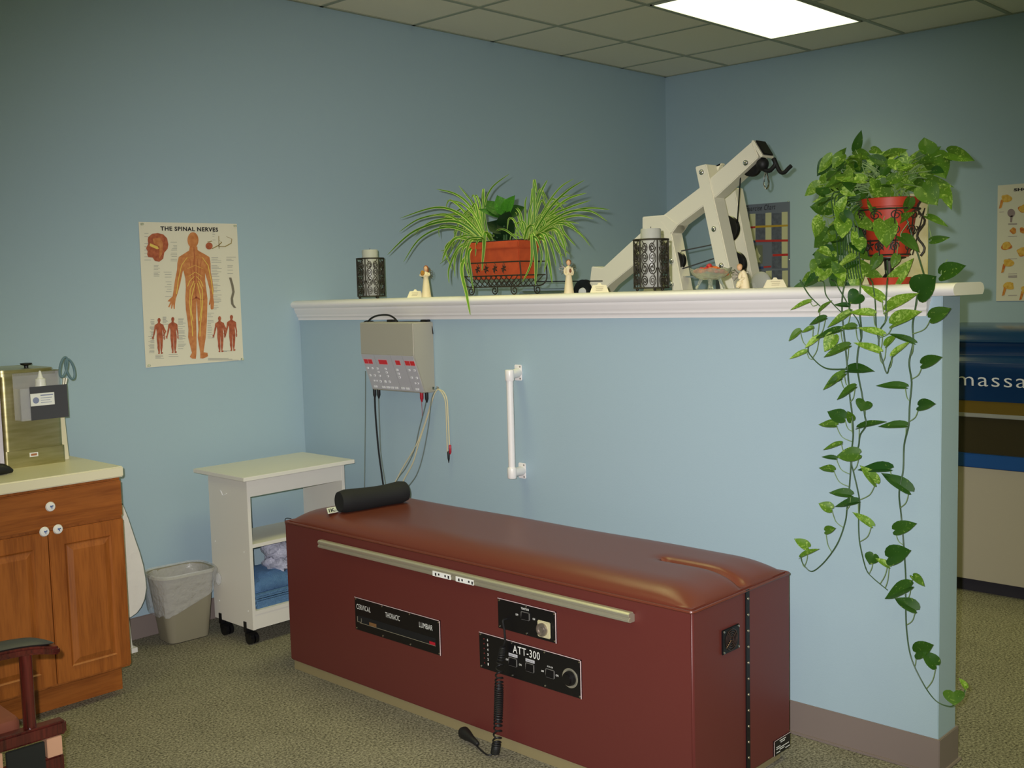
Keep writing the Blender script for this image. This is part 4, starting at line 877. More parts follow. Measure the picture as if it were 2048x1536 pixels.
# ------------------------------------------------------------------ spider plant in terracotta trough on wire stand
K6 = lambda u, v, x=XC: P(u/4.267+760, v/4.267+330, 'x', x)
pc = on(1012, 583); YL = K6(748, 900, XC-.062).y; YR = K6(1196, 900, XC-.062).y
zb = K6(1000, 975, XC-.06).z-.0; ztp = K6(1000, 665, XC-.06).z+.006; yc = (YL+YR)/2; hw = abs(YL-YR)/2
st_ = thing('plant_stand', (XC, yc, zt(yc)), 'black scrolled wire stand carrying the terracotta trough', 'plant stand')
zs_ = zt(yc); fr = .075
g = G()
def srect(z, a, b, r=.0028): g.tube([(XC-a, yc-b, z), (XC+a, yc-b, z), (XC+a, yc+b, z), (XC-a, yc+b, z)], r, 6, closed=True)
zr = zs_+.035; srect(zr, .068, hw*.86); zu = K6(1000, 830, XC-.07).z; srect(zu, .078, hw*1.0+.014); srect(zu-.055, .076, hw+.012)
for sx in (-1, 1):
    for sy in (-1, 1):
        q = V((XC+sx*.068, yc+sy*hw*.86, zr)); u_ = V((XC+sx*.078, yc+sy*(hw+.014), zu)); g.tube(spline([q, q+V((sx*.006, sy*.025, .008)), q+V((sx*.010, sy*.04, .035)), u_], 6), .0028, 6)
    for k in range(9):
        y0_ = yc-hw*.86+k*(2*hw*.86)/9; g.tube([(XC+sx*.068, y0_, zr), (XC+sx*.078, y0_+hw*.19+.02, zb+.012)], .002, 5); g.tube([(XC+sx*.068, y0_+2*hw*.86/9, zr), (XC+sx*.078, y0_-.02, zb+.012)], .002, 5)
g.obj('wire_frame', IRON, st_, smooth=True)
g = G()
for sx in (-1, 1):
    for yy in (-.82, .82):
        cy = yc+hw*yy; x = XC+sx*.07; sgn = 1 if yy > 0 else -1; sgn = sgn if abs(yy) > .6 else -sgn
        pts = []
        for i in range(20): a = i*.42; r = .018*(1-i/26); pts.append((x, cy-sgn*r*math.cos(a), zs_+.019-r*math.sin(a)*1))
        g.tube([(x, cy-sgn*.018, zr)]+pts, .0025, 6)
g.obj('scroll_foot', IRON, st_, smooth=True)
g = G()
for sx in (-1,):
    for k in range(5):
        cy = yc+hw*(.8-.33*k); z = zu-.027; x = XC+sx*.081
        for a in (0, 72, 144, 216, 288): a = math.radians(a); g.prism([(x, cy, z), (x, cy+.009*math.cos(a+.4), z+.009*math.sin(a+.4)), (x, cy+.017*math.cos(a), z+.017*math.sin(a)), (x, cy+.009*math.cos(a-.4), z+.009*math.sin(a-.4))], (-.0015, 0, 0))
        g.tube(spline([(x, cy, z-.02), (x, cy+.01, z-.005), (x, cy-.004, z+.012), (x, cy+.004, z+.026)], 4), .0014, 5)
g.obj('iron_leaf', IRON, st_)
sp_ = thing('spider_plant', (XC, yc, zb), 'variegated spider plant spilling from a rectangular terracotta trough', 'plant')
g = G(); w0, w1 = .052, .062
for z_a, z_b, wa, wb_, la, lb in ((zb, ztp-.03, w0, w1, hw*.86, hw*.97), (ztp-.03, ztp, w1+.006, w1+.008, hw*.99, hw)):
    A = [(XC-wa, yc-la, z_a), (XC+wa, yc-la, z_a), (XC+wa, yc+la, z_a), (XC-wa, yc+la, z_a)]; B = [(XC-wb_, yc-lb, z_b), (XC+wb_, yc-lb, z_b), (XC+wb_, yc+lb, z_b), (XC-wb_, yc+lb, z_b)]
    g.add(A+B, [(0, 1, 2, 3), (7, 6, 5, 4), (0, 4, 5, 1), (1, 5, 6, 2), (2, 6, 7, 3), (3, 7, 4, 0)])
g.obj('trough', TERRA, sp_, bevel=.004, smooth=True)
rbox(XC-w1, XC+w1, yc-hw*.95, yc+hw*.95, ztp-.002, ztp+.004, .01, 'soil', SOIL, sp_)
class Leafy(G):
    def __init__(s): super().__init__(); s.uv = []; s.tone = []
    def blade(s, pts, w, tone, fold=.35, n=7, face=None):
        pts = spline(pts, n); N = len(pts); vs = []
        for i, p in enumerate(pts):
            t = i/(N-1); tan = (pts[min(i+1, N-1)]-pts[max(i-1, 0)]).normalized(); f = (face or (CAM-p)).normalized(); side = tan.cross(f); side = side.normalized() if side.length > .05 else V((0, 1, 0)); nn = side.cross(tan)
            hw_ = w*.5*min(1, .55+t*2.5)*(1-t**3.2)**.8+.0003
            for k in (-1, -.5, 0, .5, 1): vs.append(p+side*(hw_*k)+nn*(abs(k)*hw_*fold)); s.uv.append((t, k)); s.tone.append(tone)
        s.add(vs, [(i*5+k, i*5+k+1, (i+1)*5+k+1, (i+1)*5+k) for i in range(N-1) for k in range(4)])
    def heart(s, B, T, w, tone, nrm, fold=.3, curl=.15):
        B = V(B); T = V(T); ax = T-B; L_ = ax.length; ax.normalize(); nrm = (nrm-ax*nrm.dot(ax)).normalized(); sd = ax.cross(nrm)
        prof = [(0, .28, .10), (.04, .62, .10), (.12, .88, .06), (.25, 1, .02), (.4, .97, 0), (.55, .84, 0), (.7, .62, 0), (.84, .34, 0), (.94, .12, 0), (1, .01, 0)]
        vs = []
        for t, hw_, back in prof:
            for k in (-1, -.66, -.33, 0, .33, .66, 1):
                a = t-back*abs(k)*1.2; z = abs(k)*hw_*fold*w*.5-curl*L_*(t*t)+.04*w*math.sin(t*7)*abs(k)
                vs.append(B+ax*(a*L_)+sd*(k*hw_*w*.5)+nrm*z); s.uv.append((t, k)); s.tone.append(tone)
        s.add(vs, [(i*7+k, i*7+k+1, (i+1)*7+k+1, (i+1)*7+k) for i in range(len(prof)-1) for k in range(6)])
bl = Leafy(); random.seed(31)
BL = [([(900,640),(700,430),(480,362),(170,455)],24),([(880,640),(600,440),(350,455),(165,570)],20),([(900,660),(640,480),(300,560),(60,770)],26),([(900,660),(600,530),(350,620),(200,830)],20),
([(900,640),(780,370),(650,250),(480,205)],22),([(900,600),(800,350),(740,260),(670,175)],16),([(930,640),(890,380),(950,200),(1105,75)],18),([(850,660),(660,620),(570,720),(530,820)],30),
([(840,660),(680,700),(590,880),(590,1010)],22),([(840,660),(700,680),(640,800),(640,960)],24),([(850,670),(700,850),(740,1110),(770,1280)],34),([(950,640),(900,580),(885,720),(870,905)],38),
([(1000,640),(930,580),(960,640),(958,710)],14),([(900,650),(840,640),(820,700),(815,780)],18),([(850,650),(760,740),(770,900),(800,1080)],30),([(860,650),(720,700),(690,860),(700,1000)],22),
([(880,640),(720,400),(600,300),(560,370)],20),([(890,630),(840,400),(800,260),(780,290)],16),([(880,650),(700,500),(560,420),(420,440)],22),([(880,650),(700,540),(520,520),(505,620)],16),
([(880,650),(740,560),(640,560),(640,610)],14),([(880,640),(700,470),(450,480),(280,600)],20),([(900,640),(760,460),(640,420),(470,430)],22),([(900,640),(820,450),(700,330),(570,300)],20),
([(880,660),(740,600),(560,700),(620,900)],22),([(880,660),(780,640),(730,800),(760,960)],26),([(900,660),(860,620),(740,640),(700,760)],22),([(880,640),(860,380),(830,270),(810,262)],20),
([(1280,620),(1320,400),(1370,240),(1430,125)],34),([(1280,620),(1400,380),(1530,200),(1650,118)],16),([(1290,620),(1450,370),(1600,220),(1745,128)],20),([(1290,620),(1450,420),(1600,290),(1765,238)],24),
([(1290,620),(1450,440),(1620,360),(1800,300)],22),([(1300,620),(1500,450),(1750,370),(1960,380)],22),([(1300,620),(1560,420),(1780,390),(1940,480)],20),([(1300,620),(1500,480),(1680,430),(1825,460)],22),
([(1300,640),(1500,500),(1680,560),(1795,695)],16),([(1300,640),(1480,480),(1620,500),(1730,620)],18),([(1300,640),(1480,540),(1560,650),(1590,790)],28),([(1300,640),(1400,580),(1470,720),(1505,870)],24),
([(1300,640),(1380,600),(1440,820),(1470,1010)],34),([(1290,640),(1300,600),(1330,800),(1325,1030)],44),([(1270,640),(1290,600),(1290,830),(1215,1000)],24),([(1250,640),(1200,490),(1120,560),(1060,665)],22),
([(1180,640),(1060,550),(980,580),(958,700)],16),([(1250,640),(1190,540),(1160,560),(1165,625)],14),([(1250,640),(1180,600),(1120,600),(1105,700)],12),([(1250,600),(1240,420),(1240,320),(1255,270)],18),
([(1230,600),(1200,420),(1140,360),(1120,440)],20),([(1230,600),(1180,440),(1150,400),(1100,500)],18),([(1260,600),(1270,450),(1290,340),(1330,250)],20),([(1300,620),(1380,450),(1500,300),(1640,250)],18),
([(1300,620),(1420,520),(1560,480),(1700,500)],20),([(1320,640),(1440,600),(1520,700),(1560,860)],20),([(1320,640),(1400,640),(1420,780),(1400,920)],24),([(1320,640),(1440,560),(1540,580),(1600,700)],18),
([(1260,640),(1330,620),(1380,760),(1360,880)],22),([(1240,640),(1240,520),(1200,480),(1180,600)],20),([(1230,640),(1260,540),(1310,520),(1330,640)],24),([(1310,640),(1380,520),(1500,440),(1640,400)],22),
([(1200,640),(1150,480),(1100,460),(1085,560)],18),([(1300,620),(1400,420),(1480,340),(1600,330)],20)]
for pts, w in BL:
    dx = random.uniform(-.05, .05); q = [K6(u, v, XC+dx*.5) for u, v in pts]
    sp2 = random.uniform(-.05, .05) if pts[-1][1] < 760 else random.uniform(-.10, -.075)
    for i in range(1, len(q)):
        t = i/(len(q)-1); u, v = pts[i]; q[i] = K6(u, v, XC+dx*.5+sp2*(t if pts[-1][1] < 760 else 1))
    if pts[-1][1] > 1100:
        for i in range(1, len(q)): q[i] = K6(*pts[i], XC-.07-.03*i)
    q[0].z = max(ztp-.01, min(q[0].z, ztp+.01)); bl.blade(q, w/4.267/540*1.0, random.uniform(.0, .8))
for k in range(46):
    cx_, sg = random.choice(((900, -1), (1290, 1))); a = random.uniform(-.5, 1.5); L_ = random.uniform(180, 520)
    ex, ey = cx_+sg*L_*math.cos(a)*random.uniform(.5, 1), 620-L_*math.sin(a)*.85; pts = [(cx_+random.uniform(-40, 40), 650), ((cx_+ex)/2, min(ey, 500)-60), ((cx_+3*ex)/4, ey-50), (ex, ey+random.uniform(0, 60))]
    xo = random.uniform(-.03, .09); q = [K6(u, v, XC+xo*(i/3)) for i, (u, v) in enumerate(pts)]; q[0].z = ztp; bl.blade(q, random.uniform(16, 26)/4.267/540*.95, random.uniform(0, .7))
bl.obj('spider_foliage', SPID, sp_, smooth=True)
g = Leafy()
for b_, t_, w_, s_ in (((1050, 420), (868, 282), .05, .3), ((1060, 400), (1000, 255), .055, .5), ((1070, 400), (1140, 262), .045, .9), ((1050, 440), (830, 360), .03, .4), ((1090, 430), (1230, 355), .05, .1), ((1050, 560), (910, 480), .06, 0), ((1070, 520), (1100, 400), .06, 0), ((1040, 600), (1000, 470), .055, 0), ((1080, 620), (1140, 500), .05, 0), ((1050, 640), (960, 560), .045, 0)):
    g.heart(K6(*b_, XC+.02), K6(*t_, XC+random.uniform(-.02, .03)), w_*1.25, s_*.9, (CAM-V((XC, yc, 1.7))).normalized()+V((0, 0, .5)), .3, .1)
g.obj('broad_leaf_foliage', leafmat('rubber plant leaf', (22, 48, 20), (70, 140, 36), (80, 150, 44)), sp_, smooth=True)
g = G(); 
for u, v in ((1000, 560), (1060, 500), (1080, 560)): g.tube([K6(u, 650, XC+.01), K6(u, v, XC+.02)], .004, 6)
g.obj('stem', STEMD, sp_)
# ------------------------------------------------------------------ pothos
K8 = lambda u, v, x=XC: P(u/3.84+1560, v/3.84+250, 'x', x)
pp = on(1778, 566); zsf = pp.z
ps = thing('pot_stand', pp, 'ornate black iron pot holder with cream back plate at the right end of the ledge', 'plant stand')
bk0 = P(1712, 545, 'x', XC+.075); bk1 = P(1857, 385, 'x', XC+.075)
g = G().box((XC+.07, bk0.y, zsf), (XC+.078, bk1.y, bk1.z)); g.obj('back_plate', mat('cream mottled plate', (212, 206, 158), .6, noise=((186, 178, 120), 14, .35, .65)), ps, bevel=.002)
zpb = P(1780, 514, 'x', XC).z; zpt = P(1780, 397, 'x', XC).z; rp = .085
g = G(); g.lathe([(.045, .018), (.02, .024), (.012, .034), (.016, zpb-zsf-.012), (.05, zpb-zsf-.004), (.05, zpb-zsf)], pp, 20)
for z, r in ((zpb+.006, .062), (zpb+.05, .073), (zpt-.035, .09)): g.tube([V((pp.x+r*math.cos(2*PI*k/28), pp.y+r*math.sin(2*PI*k/28), z)) for k in range(28)], .003, 6, closed=True)
g.obj('pedestal', IRON, ps, smooth=True)
g = G()
for k in range(10):
    a0 = 2*PI*k/10
    def oc(da, z, pp=pp): r = .0645+(z-zpb)*.245+.003; return V((pp.x+r*math.cos(a0+da), pp.y+r*math.sin(a0+da), z))
    for zc, sg in ((zpb+.03, 1), (zpb+.08, -1), (zpb+.125, 1)):
        g.tube([oc(sg*.20*(1-i/22)*math.cos(i*.55), zc+.016*(1-i/22)*math.sin(i*.55)) for i in range(20)], .0018, 5)
    g.tube([oc(.0, zpb+.004), oc(.05, zpb+.06), oc(-.05, zpb+.12), oc(0, zpt-.035)], .002, 5)
for k in (-1, 1):
    pts = [V((pp.x, pp.y+k*(.10+.012*math.sin(i*.9)), zpb-.0+i*.012)) for i in range(15)]; g.tube(pts, .0035, 6)
g.obj('scrollwork', IRON, ps, smooth=True)
g = G()
for k in range(4):
    a = 2.2+k*.5; r = .072; q = V((pp.x+r*math.cos(a), pp.y+r*math.sin(a), zpb+.035)); tn = V((-math.sin(a), math.cos(a), 0)); nn = V((math.cos(a), math.sin(a), 0))
    for b_ in (90, 162, 234, 306, 18): b_ = math.radians(b_); dd = lambda an, rad: q+tn*(rad*math.cos(an))+V((0, 0, rad*math.sin(an))); g.prism([q, dd(b_+.4, .01), dd(b_, .02), dd(b_-.4, .01)], nn*.0015)
g.obj('iron_leaf', IRON, ps)
pl = thing('pothos_plant', pp, 'trailing pothos in a terracotta pot with long vines over the half wall', 'plant')
TERR2 = mat('red clay plastic', (180, 56, 30), .5)
G().lathe([(.0, 0), (.058, 0), (.066, .022), (.064, .022), (.056, .004), (0, .004)], pp, 36).obj('saucer', TERR2, pl, smooth=True)
hP = zpt-zpb; r1 = .087; q = V((pp.x, pp.y, zpb))
G().lathe([(.0, 0), (.058, 0), (.06, .004), (.082, hP-.028), (r1, hP-.027), (r1+.003, hP-.002), (r1, hP), (r1-.006, hP), (.078, hP-.02), (0, hP-.02)], q, 40).obj('pot', TERR2, pl, smooth=True)
G().lathe([(.077, hP-.019), (.07, hP-.012), (0, hP-.01)], q, 30).obj('soil', SOIL, pl, smooth=True)
# foliage
random.seed(77); lf = Leafy(); stems = G(); pet = G()
XV = XH-.078; MPX = 1/600.0
vines = [
 [(1700,540,1),(1690,566,0),(1684,600,0),(1685,640,0),(1690,690,0),(1695,740,0),(1699,790,0),(1704,830,0),(1706,870,0),(1702,910,0),(1701,940,0),(1697,990,0),(1694,1015,0),(1691,1040,0),(1682,1070,0),(1670,1095,0),(1650,1122,0),(1630,1140,0),(1618,1141,0),(1605,1126,0),(1601,1112,0)],
 [(1722,540,1),(1721,566,0),(1719,620,0),(1723,670,0),(1716,700,0),(1714,730,0),(1718,760,0),(1724,790,0),(1729,830,0),(1732,850,0),(1720,870,0),(1716,895,0),(1703,922,0),(1707,945,0),(1714,975,0),(1719,1005,0),(1717,1040,0),(1718,1075,0),(1722,1100,0),(1732,1138,0),(1745,1155,0),(1775,1180,0)],
 [(1845,540,1),(1848,562,0),(1835,590,0),(1830,620,0),(1825,650,0),(1826,685,0),(1818,725,0),(1823,765,0),(1819,810,0),(1817,850,0),(1808,890,0),(1806,940,0),(1798,985,0),(1802,1030,0),(1807,1090,0),(1811,1150,0),(1811,1200,0),(1813,1260,0),(1822,1315,0),(1845,1365,0),(1870,1400,0),(1895,1412,0),(1910,1409,0),(1925,1392,0),(1932,1374,0)],
 [(1775,540,1),(1774,566,0),(1772,600,0),(1771,640,0),(1760,660,0),(1757,690,0),(1762,712,0),(1773,746,0),(1779,730,0),(1785,712,0)],
 [(1697,738,0),(1660,738,0),(1640,730,0),(1622,712,0),(1616,700,0),(1620,684,0),(1636,674,0)],
 [(1640,540,1),(1648,566,0),(1652,590,0),(1668,610,0),(1684,626,0)],
 [(1665,540,1),(1672,566,0),(1690,598,0),(1702,622,0),(1717,645,0),(1722,680,0)],
 [(1600,560,0),(1618,590,0),(1640,612,0)],
 [(1740,540,1),(1745,566,0),(1750,600,0),(1752,650,0),(1757,680,0)]]
vp = []
for vn in vines:
    pts = [P(u, v, 'x', XC-.03 if k else XV+.008*math.sin(v*.05)) for u, v, k in vn]
    if vn[0][2]: pts[0].z = max(pts[0].z, zsf+.02); pts.insert(0, V((pp.x-.04, pp.y+(pts[0].y-pp.y)*.4, zpt+.01)))
    sm_ = spline(pts, 6); N = len(sm_); stems.tube(sm_, [.0024-.0009*i/N for i in range(N)], 6)
    for u, v, k in vn:
        if not k: vp.append((u, v))
dens = []
for vn in vines:
    for (a, b, k), (c_, d_, k2) in zip(vn, vn[1:]):
        if k: continue
        for i in range(6): dens.append((a+(c_-a)*i/6, b+(d_-b)*i/6))
HL = [(1620,603,1578,618,10,.7),(1639,624,1661,599,11,.5),(1651,636,1617,648,13,.1),(1626,655,1602,664,9,.5),(1600,661,1576,681,12,.4),(1698,612,1668,608,10,0),(1718,588,1697,606,28,0),(1747,628,1697,622,16,.85),(1701,625,1652,653,14,.6),(1681,660,1625,675,15,.1),(1711,654,1680,655,14,.3),(1765,669,1714,652,14,.9),(1758,703,1707,682,15,.9),(1668,670,1648,703,22,.75),(1697,692,1645,712,17,.3),(1638,674,1608,695,11,.9),(1613,703,1577,716,10,.8),(1695,741,1746,738,22,.05),(1688,748,1643,778,16,.4),(1681,757,1651,768,12,.1),
(1710,774,1671,798,15,.25),(1730,803,1721,821,26,.1),(1689,837,1654,822,24,.05),(1672,851,1636,847,17,.35),(1703,841,1696,823,14,.3),(1718,855,1769,839,14,.1),(1682,887,1644,898,10,.4),(1718,908,1671,912,24,.25),(1672,917,1643,912,9,.05),(1667,941,1637,934,15,.3),(1779,938,1713,936,22,0),(1751,966,1722,930,20,.6),
(1702,990,1658,983,18,.1),(1716,1003,1668,1011,15,.05),(1663,1018,1637,1006,18,.5),(1743,1051,1705,1022,14,.7),(1651,1062,1670,1056,14,.3),(1616,1094,1589,1077,16,.6),(1602,1114,1635,1095,12,.6),(1747,1108,1738,1129,22,.1),
(1775,620,1833,583,26,.8),(1764,600,1720,567,18,.75),(1786,648,1840,620,30,.75),(1772,691,1793,667,14,.7),(1827,685,1777,664,12,.1),(1785,711,1819,680,12,1),(1835,585,1870,553,44,.05),(1862,636,1900,616,24,.15),(1845,728,1881,713,20,.1),
(1810,774,1751,768,15,.1),(1838,812,1868,806,20,.05),(1812,851,1755,850,15,.1),(1818,982,1763,943,24,.05),(1790,1060,1831,1046,22,.1),(1778,1133,1751,1115,12,.7),(1777,1115,1819,1100,32,.05),(1826,1152,1849,1171,14,.3),(1822,1173,1766,1195,26,.1),(1831,1220,1789,1194,24,.1),(1832,1305,1864,1289,26,.1),(1872,1330,1845,1303,22,.1),(1907,1384,1909,1410,30,.25),(1932,1376,1919,1356,10,.9)]
for bx, by, tx, ty, w, tone in HL:
    dx = random.uniform(-.012, .004); B_ = P(bx, by, 'x', XV+dx); T_ = P(tx, ty, 'x', XV+dx-random.uniform(.005, .03)); ln = math.hypot(bx-tx, by-ty)
    zoom = (CAM-B_).length/FPX; facing = (CAM-B_).normalized(); flat_ = w/ln
    nrm_ = facing+V((0, 0, .9 if flat_ < .5 else .35)); lf.heart(B_, T_, w*zoom*1.22, tone, nrm_, .45 if flat_ < .5 else .25, .1)
    best = min(dens, key=lambda p_: (p_[0]-bx)**2+(p_[1]-by-30)**2); E_ = P(best[0], best[1], 'x', XV+.004)
    if (best[0]-bx)**2+(best[1]-by)**2 < 80**2:
        mid = P(bx+(best[0]-bx)*.35, max(by+8, (by+best[1])/2+6), 'x', XV); pet.tube(spline([B_, mid, E_], 5), .0013, 5)
TB = [((580,190),(625,45),60,.1),((440,310),(495,175),90,.35),((560,230),(700,240),90,.3),((640,370),(510,315),60,.8),((640,370),(775,250),70,.9),((700,190),(780,205),50,.5),((800,240),(970,175),75,.4),((920,210),(985,300),60,.85),((1130,215),(1110,90),115,.2),((1000,350),(1100,180),100,.7),((1110,320),(1170,180),80,.6),((1180,240),(1270,400),150,.3),((1290,210),(1480,262),90,.35),((1100,380),(1250,330),60,.5),((1130,410),(1330,470),50,.4),((1090,480),(1210,610),150,.3),((1240,470),(1320,640),75,.55),((690,470),(880,410),70,.95),((830,430),(960,400),80,.4),((740,420),(830,600),130,.5),((350,460),(340,350),85,.6),((350,540),(275,475),90,.1),((480,500),(585,540),60,.95),((400,420),(440,540),60,.8),((470,540),(240,590),60,.8),((400,640),(228,620),130,.2),((330,740),(260,870),60,.6),((380,830),(250,940),135,.25),((440,920),(500,1000),110,.05),((540,700),(760,810),90,.5),((800,740),(820,935),150,.5),((710,570),(720,690),80,.2),((840,610),(990,620),60,.15),((880,745),(1020,670),60,.4),((930,860),(1070,960),85,.15),((590,960),(770,1030),80,.4),((1130,700),(1290,765),50,.3),((1160,890),(1300,862),50,.2),((1240,1150),(1415,1075),120,.1),((840,1230),(1020,1030),95,.75),((560,1060),(800,1185),85,.5),((310,1060),(240,1140),110,.5),((450,1040),(300,1130),120,.15),((600,1100),(470,1060),95,.05),((450,1130),(400,1250),100,.1),((590,1350),(480,1200),140,0),((210,1240),(90,1255),70,.15),((250,1150),(150,1210),60,.5),((690,600),(760,740),85,.3),((620,640),(600,760),80,.2),((1000,560),(960,680),70,.25),((760,1000),(700,1120),70,.3),((900,1000),(860,1100),60,.5),((560,640),(640,720),80,.5),((480,230),(400,330),80,.5),((520,330),(600,250),80,.4),((900,330),(830,250),80,.5),((960,430),(1060,380),80,.4),((500,760),(460,880),90,.3),((440,600),(500,700),70,.6),((430,400),(380,300),90,.3)]
for (bx, by), (tx, ty), w, tone in TB:
    dx = random.uniform(-.09, -.01) if by > 480 else random.uniform(-.09, .08); B_ = K8(bx, by, XC+dx); T_ = K8(tx, ty, XC+dx-random.uniform(-.01, .04))
    ln = math.hypot(bx-tx, by-ty); zoom = (CAM-B_).length/FPX; lf.heart(B_, T_, w/3.84*zoom*1.15, tone, (CAM-B_).normalized()+V((random.uniform(-.3, .3), random.uniform(-.3, .3), random.uniform(.1, .8))), random.uniform(.2, .45), .12)
    root = V((pp.x+random.uniform(-.05, .05), pp.y+random.uniform(-.06, .06), zpt-.01)); 
    if by < 620: pet.tube(spline([root, root.lerp(B_, .5)+V((-.01, 0, .03)), B_], 5), .0015, 5)
    else: pet.tube(spline([B_+V((.012, random.uniform(-.02, .02), .045)), B_+V((.0, 0, .012)), B_], 5), .0014, 5)
for k in range(150):
    # fill the crown and the left cascade
    if random.random() < .6: u = random.uniform(380, 1180); v = random.uniform(230, 540) 
    else: u = random.uniform(300, 600); v = random.uniform(400, 1180)
    if 600 < u < 1080 and v > 500: continue
    x = XC+random.uniform(-.07, .10) if v < 560 else XC+random.uniform(-.12, -.03)
    B_ = K8(u, v, x); a = random.uniform(0, 2*PI); L_ = random.uniform(.042, .07); T_ = B_+V((random.uniform(-.6, .2), .8*math.cos(a), random.uniform(-.9, .5))).normalized()*L_
    lf.heart(B_, T_, L_*random.uniform(.55, .85), random.random()**1.3, (CAM-B_).normalized()+V((random.uniform(-.5, .5), random.uniform(-.5, .5), random.uniform(.2, 1))), .35, .15)
    if v < 560: root = V((pp.x+random.uniform(-.05, .05), pp.y+random.uniform(-.06, .06), zpt-.01)); pet.tube(spline([root, root.lerp(B_, .5)+V((0, 0, .03)), B_], 4), .0014, 5)
for k in range(9):     # strings falling on the left of the pot
    u = 430+k*20; pts = [V((pp.x-.05, pp.y+.04, zpt)), K8(u-20, 520+20*k, XC-.09), K8(u+10*math.sin(k), 800, XC-.10), K8(u+20, 1060, XC-.11), K8(u+40, 1180, XC-.12)]; stems.tube(spline(pts, 6), .0018, 5)
lf.obj('leaves', POTH, pl, smooth=True); stems.obj('vine', STEMD, pl, smooth=True); pet.obj('petiole', STEML, pl, smooth=True)
# ------------------------------------------------------------------ home gym behind the half wall
GXm = 4.25; D = .085
K7 = lambda u, v, x=GXm: P(u/3.938+1100, v/3.938+260, 'x', x)
K9 = lambda u, v, x=GXm: P(u/9.31+1380, v/9.31+280, 'x', x)
K5 = lambda u, v, x=GXm: P(u/7.314+1220, v/7.314+420, 'x', x)
base_y = K7(950, 1200).y
gy = thing('home_gym', (GXm+.04, base_y, 0), 'white steel cable gym with black pulleys standing behind the half wall', 'gym machine')
def beam(pts, name, x=GXm, d=D, mt=GYMW): return G().prism([V((x, p_.y, p_.z)) for p_ in pts], (d, 0, 0)).obj(name, mt, gy, bevel=.004, smooth=True)
# long inclined boom
beam([K7(325, 1075), K7(415, 1085), K7(735, 790) , K7(1175, 455), K7(1590, 90), K7(1640, 215), K7(1325, 510), K7(1010, 745), K7(960, 815), K7(460, 1225), K7(400, 1300), K7(300, 1300)], 'boom')
beam([K7(728, 684), K7(915, 668), K7(1010, 745), K7(960, 815), K7(760, 840), K7(728, 800)], 'gusset', GXm-.003, D+.006)
# uprights down to the floor
def toward(a, b, z): t = (z-a.z)/(b.z-a.z); return a.lerp(b, t)
u1a, u1b = K7(1147, 290), K7(1345, 1250); u2a, u2b = K7(1235, 268), K7(1455, 1250)
beam([u1a, u2a, toward(u2a, u2b, .06), toward(u1a, u1b, .06)], 'front_upright', GXm-.006, .092)
v1a, v1b = K7(960, 815), K7(1045, 1250); w1a, w1b = K7(870, 700), K7(960, 1250)
beam([w1a, v1a, toward(v1a, v1b, .06), toward(w1a, w1b, .06)], 'rear_upright', GXm-.004, .09)
x2 = GXm+.36
b1, b2, b3, b4 = K7(1330, 540, x2), K7(1450, 450, x2), K7(1590, 1150, x2), K7(1500, 1250, x2)
beam([b1, b2, toward(b2, b3, .06), toward(b1, b4, .06)], 'back_upright', x2, .08)
beam([K7(1285, 300, GXm+.09), K7(1360, 275, GXm+.09), K7(1600, 290, x2), K7(1560, 400, x2), K7(1480, 420, GXm+.3), K7(1330, 420, GXm+.09)], 'cross_plate', GXm+.08, .03)
g = G(); g.box((GXm-.02, -2.2, 0), (GXm+.1, .0-.25, .06)); g.box((GXm-.45, K7(1345, 1250).y-.15, 0), (x2+.2, K7(1345, 1250).y-.07, .055)); g.box((GXm-.3, base_y+.3, 0), (GXm+.5, base_y+.38, .055)); g.obj('base_frame', GYMW, gy, bevel=.004)
# boom end cap
e1, e2 = K9(1150, 30), K9(1330, 330)
g = G(); dz = (e2-e1); n_ = V((0, -dz.z, dz.y)).normalized(); n_ = n_ if n_.y < 0 else -n_
g.prism([V((GXm-.008, e1.y, e1.z)), V((GXm+D+.008, e1.y, e1.z)), V((GXm+D+.008, e2.y, e2.z)), V((GXm-.008, e2.y, e2.z))], n_*.012); g.obj('cap_flange', GYMW, gy, bevel=.003)
g = G(); c1 = e1.lerp(e2, .06)+n_*.012; c2 = e1.lerp(e2, .94)+n_*.012
g.prism([V((GXm+.004, c1.y, c1.z)), V((GXm+D-.004, c1.y, c1.z)), V((GXm+D-.004, c2.y, c2.z)), V((GXm+.004, c2.y, c2.z))], n_*.008); g.obj('end_cap', BLACKP, gy, bevel=.003)
# pulleys
def pulley(u, v, r, x=GXm+.03, K=K7, nut=False):
    c = K(u, v, x); o = G().lathe([(0, -.012), (r*.5, -.011), (r*.9, -.014), (r, -.012), (r*.9, 0), (r, .012), (r*.9, .014), (r*.5, .011), (0, .012)], c, 40, (-1, 0, 0)).obj('pulley', BLACKP, gy, smooth=True)
    if nut: G().lathe([(.022, 0), (.018, .012), (0, .014)], c+V((-.012, 0, 0)), 16, (-1, 0, 0)).obj('hub', INKW, o, smooth=True)
pulley(1395, 780, .062, GXm+.17); pulley(1450, 1060, .062, GXm+.17); pulley(1005, 1030, .042, GXm+.03); pulley(1590, 285, .046, GXm+.045)
pulley(270, 1275, .062, GXm+.0, nut=True)
g = G()
for K, u, v in ((K9, 1040, 425), (K9, 218, 600), (K7, 1292, 780), (K7, 1350, 1068), (K7, 958, 1032), (K7, 958, 1216)):
    c = K(u, v, GXm-.006); g.lathe([(.0125, 0), (.0125, .003), (.010, .003), (.009, .008), (.005, .011), (0, .011)], c, 14, (-1, 0, 0))
g.obj('bolt', CHROME, gy, smooth=True)
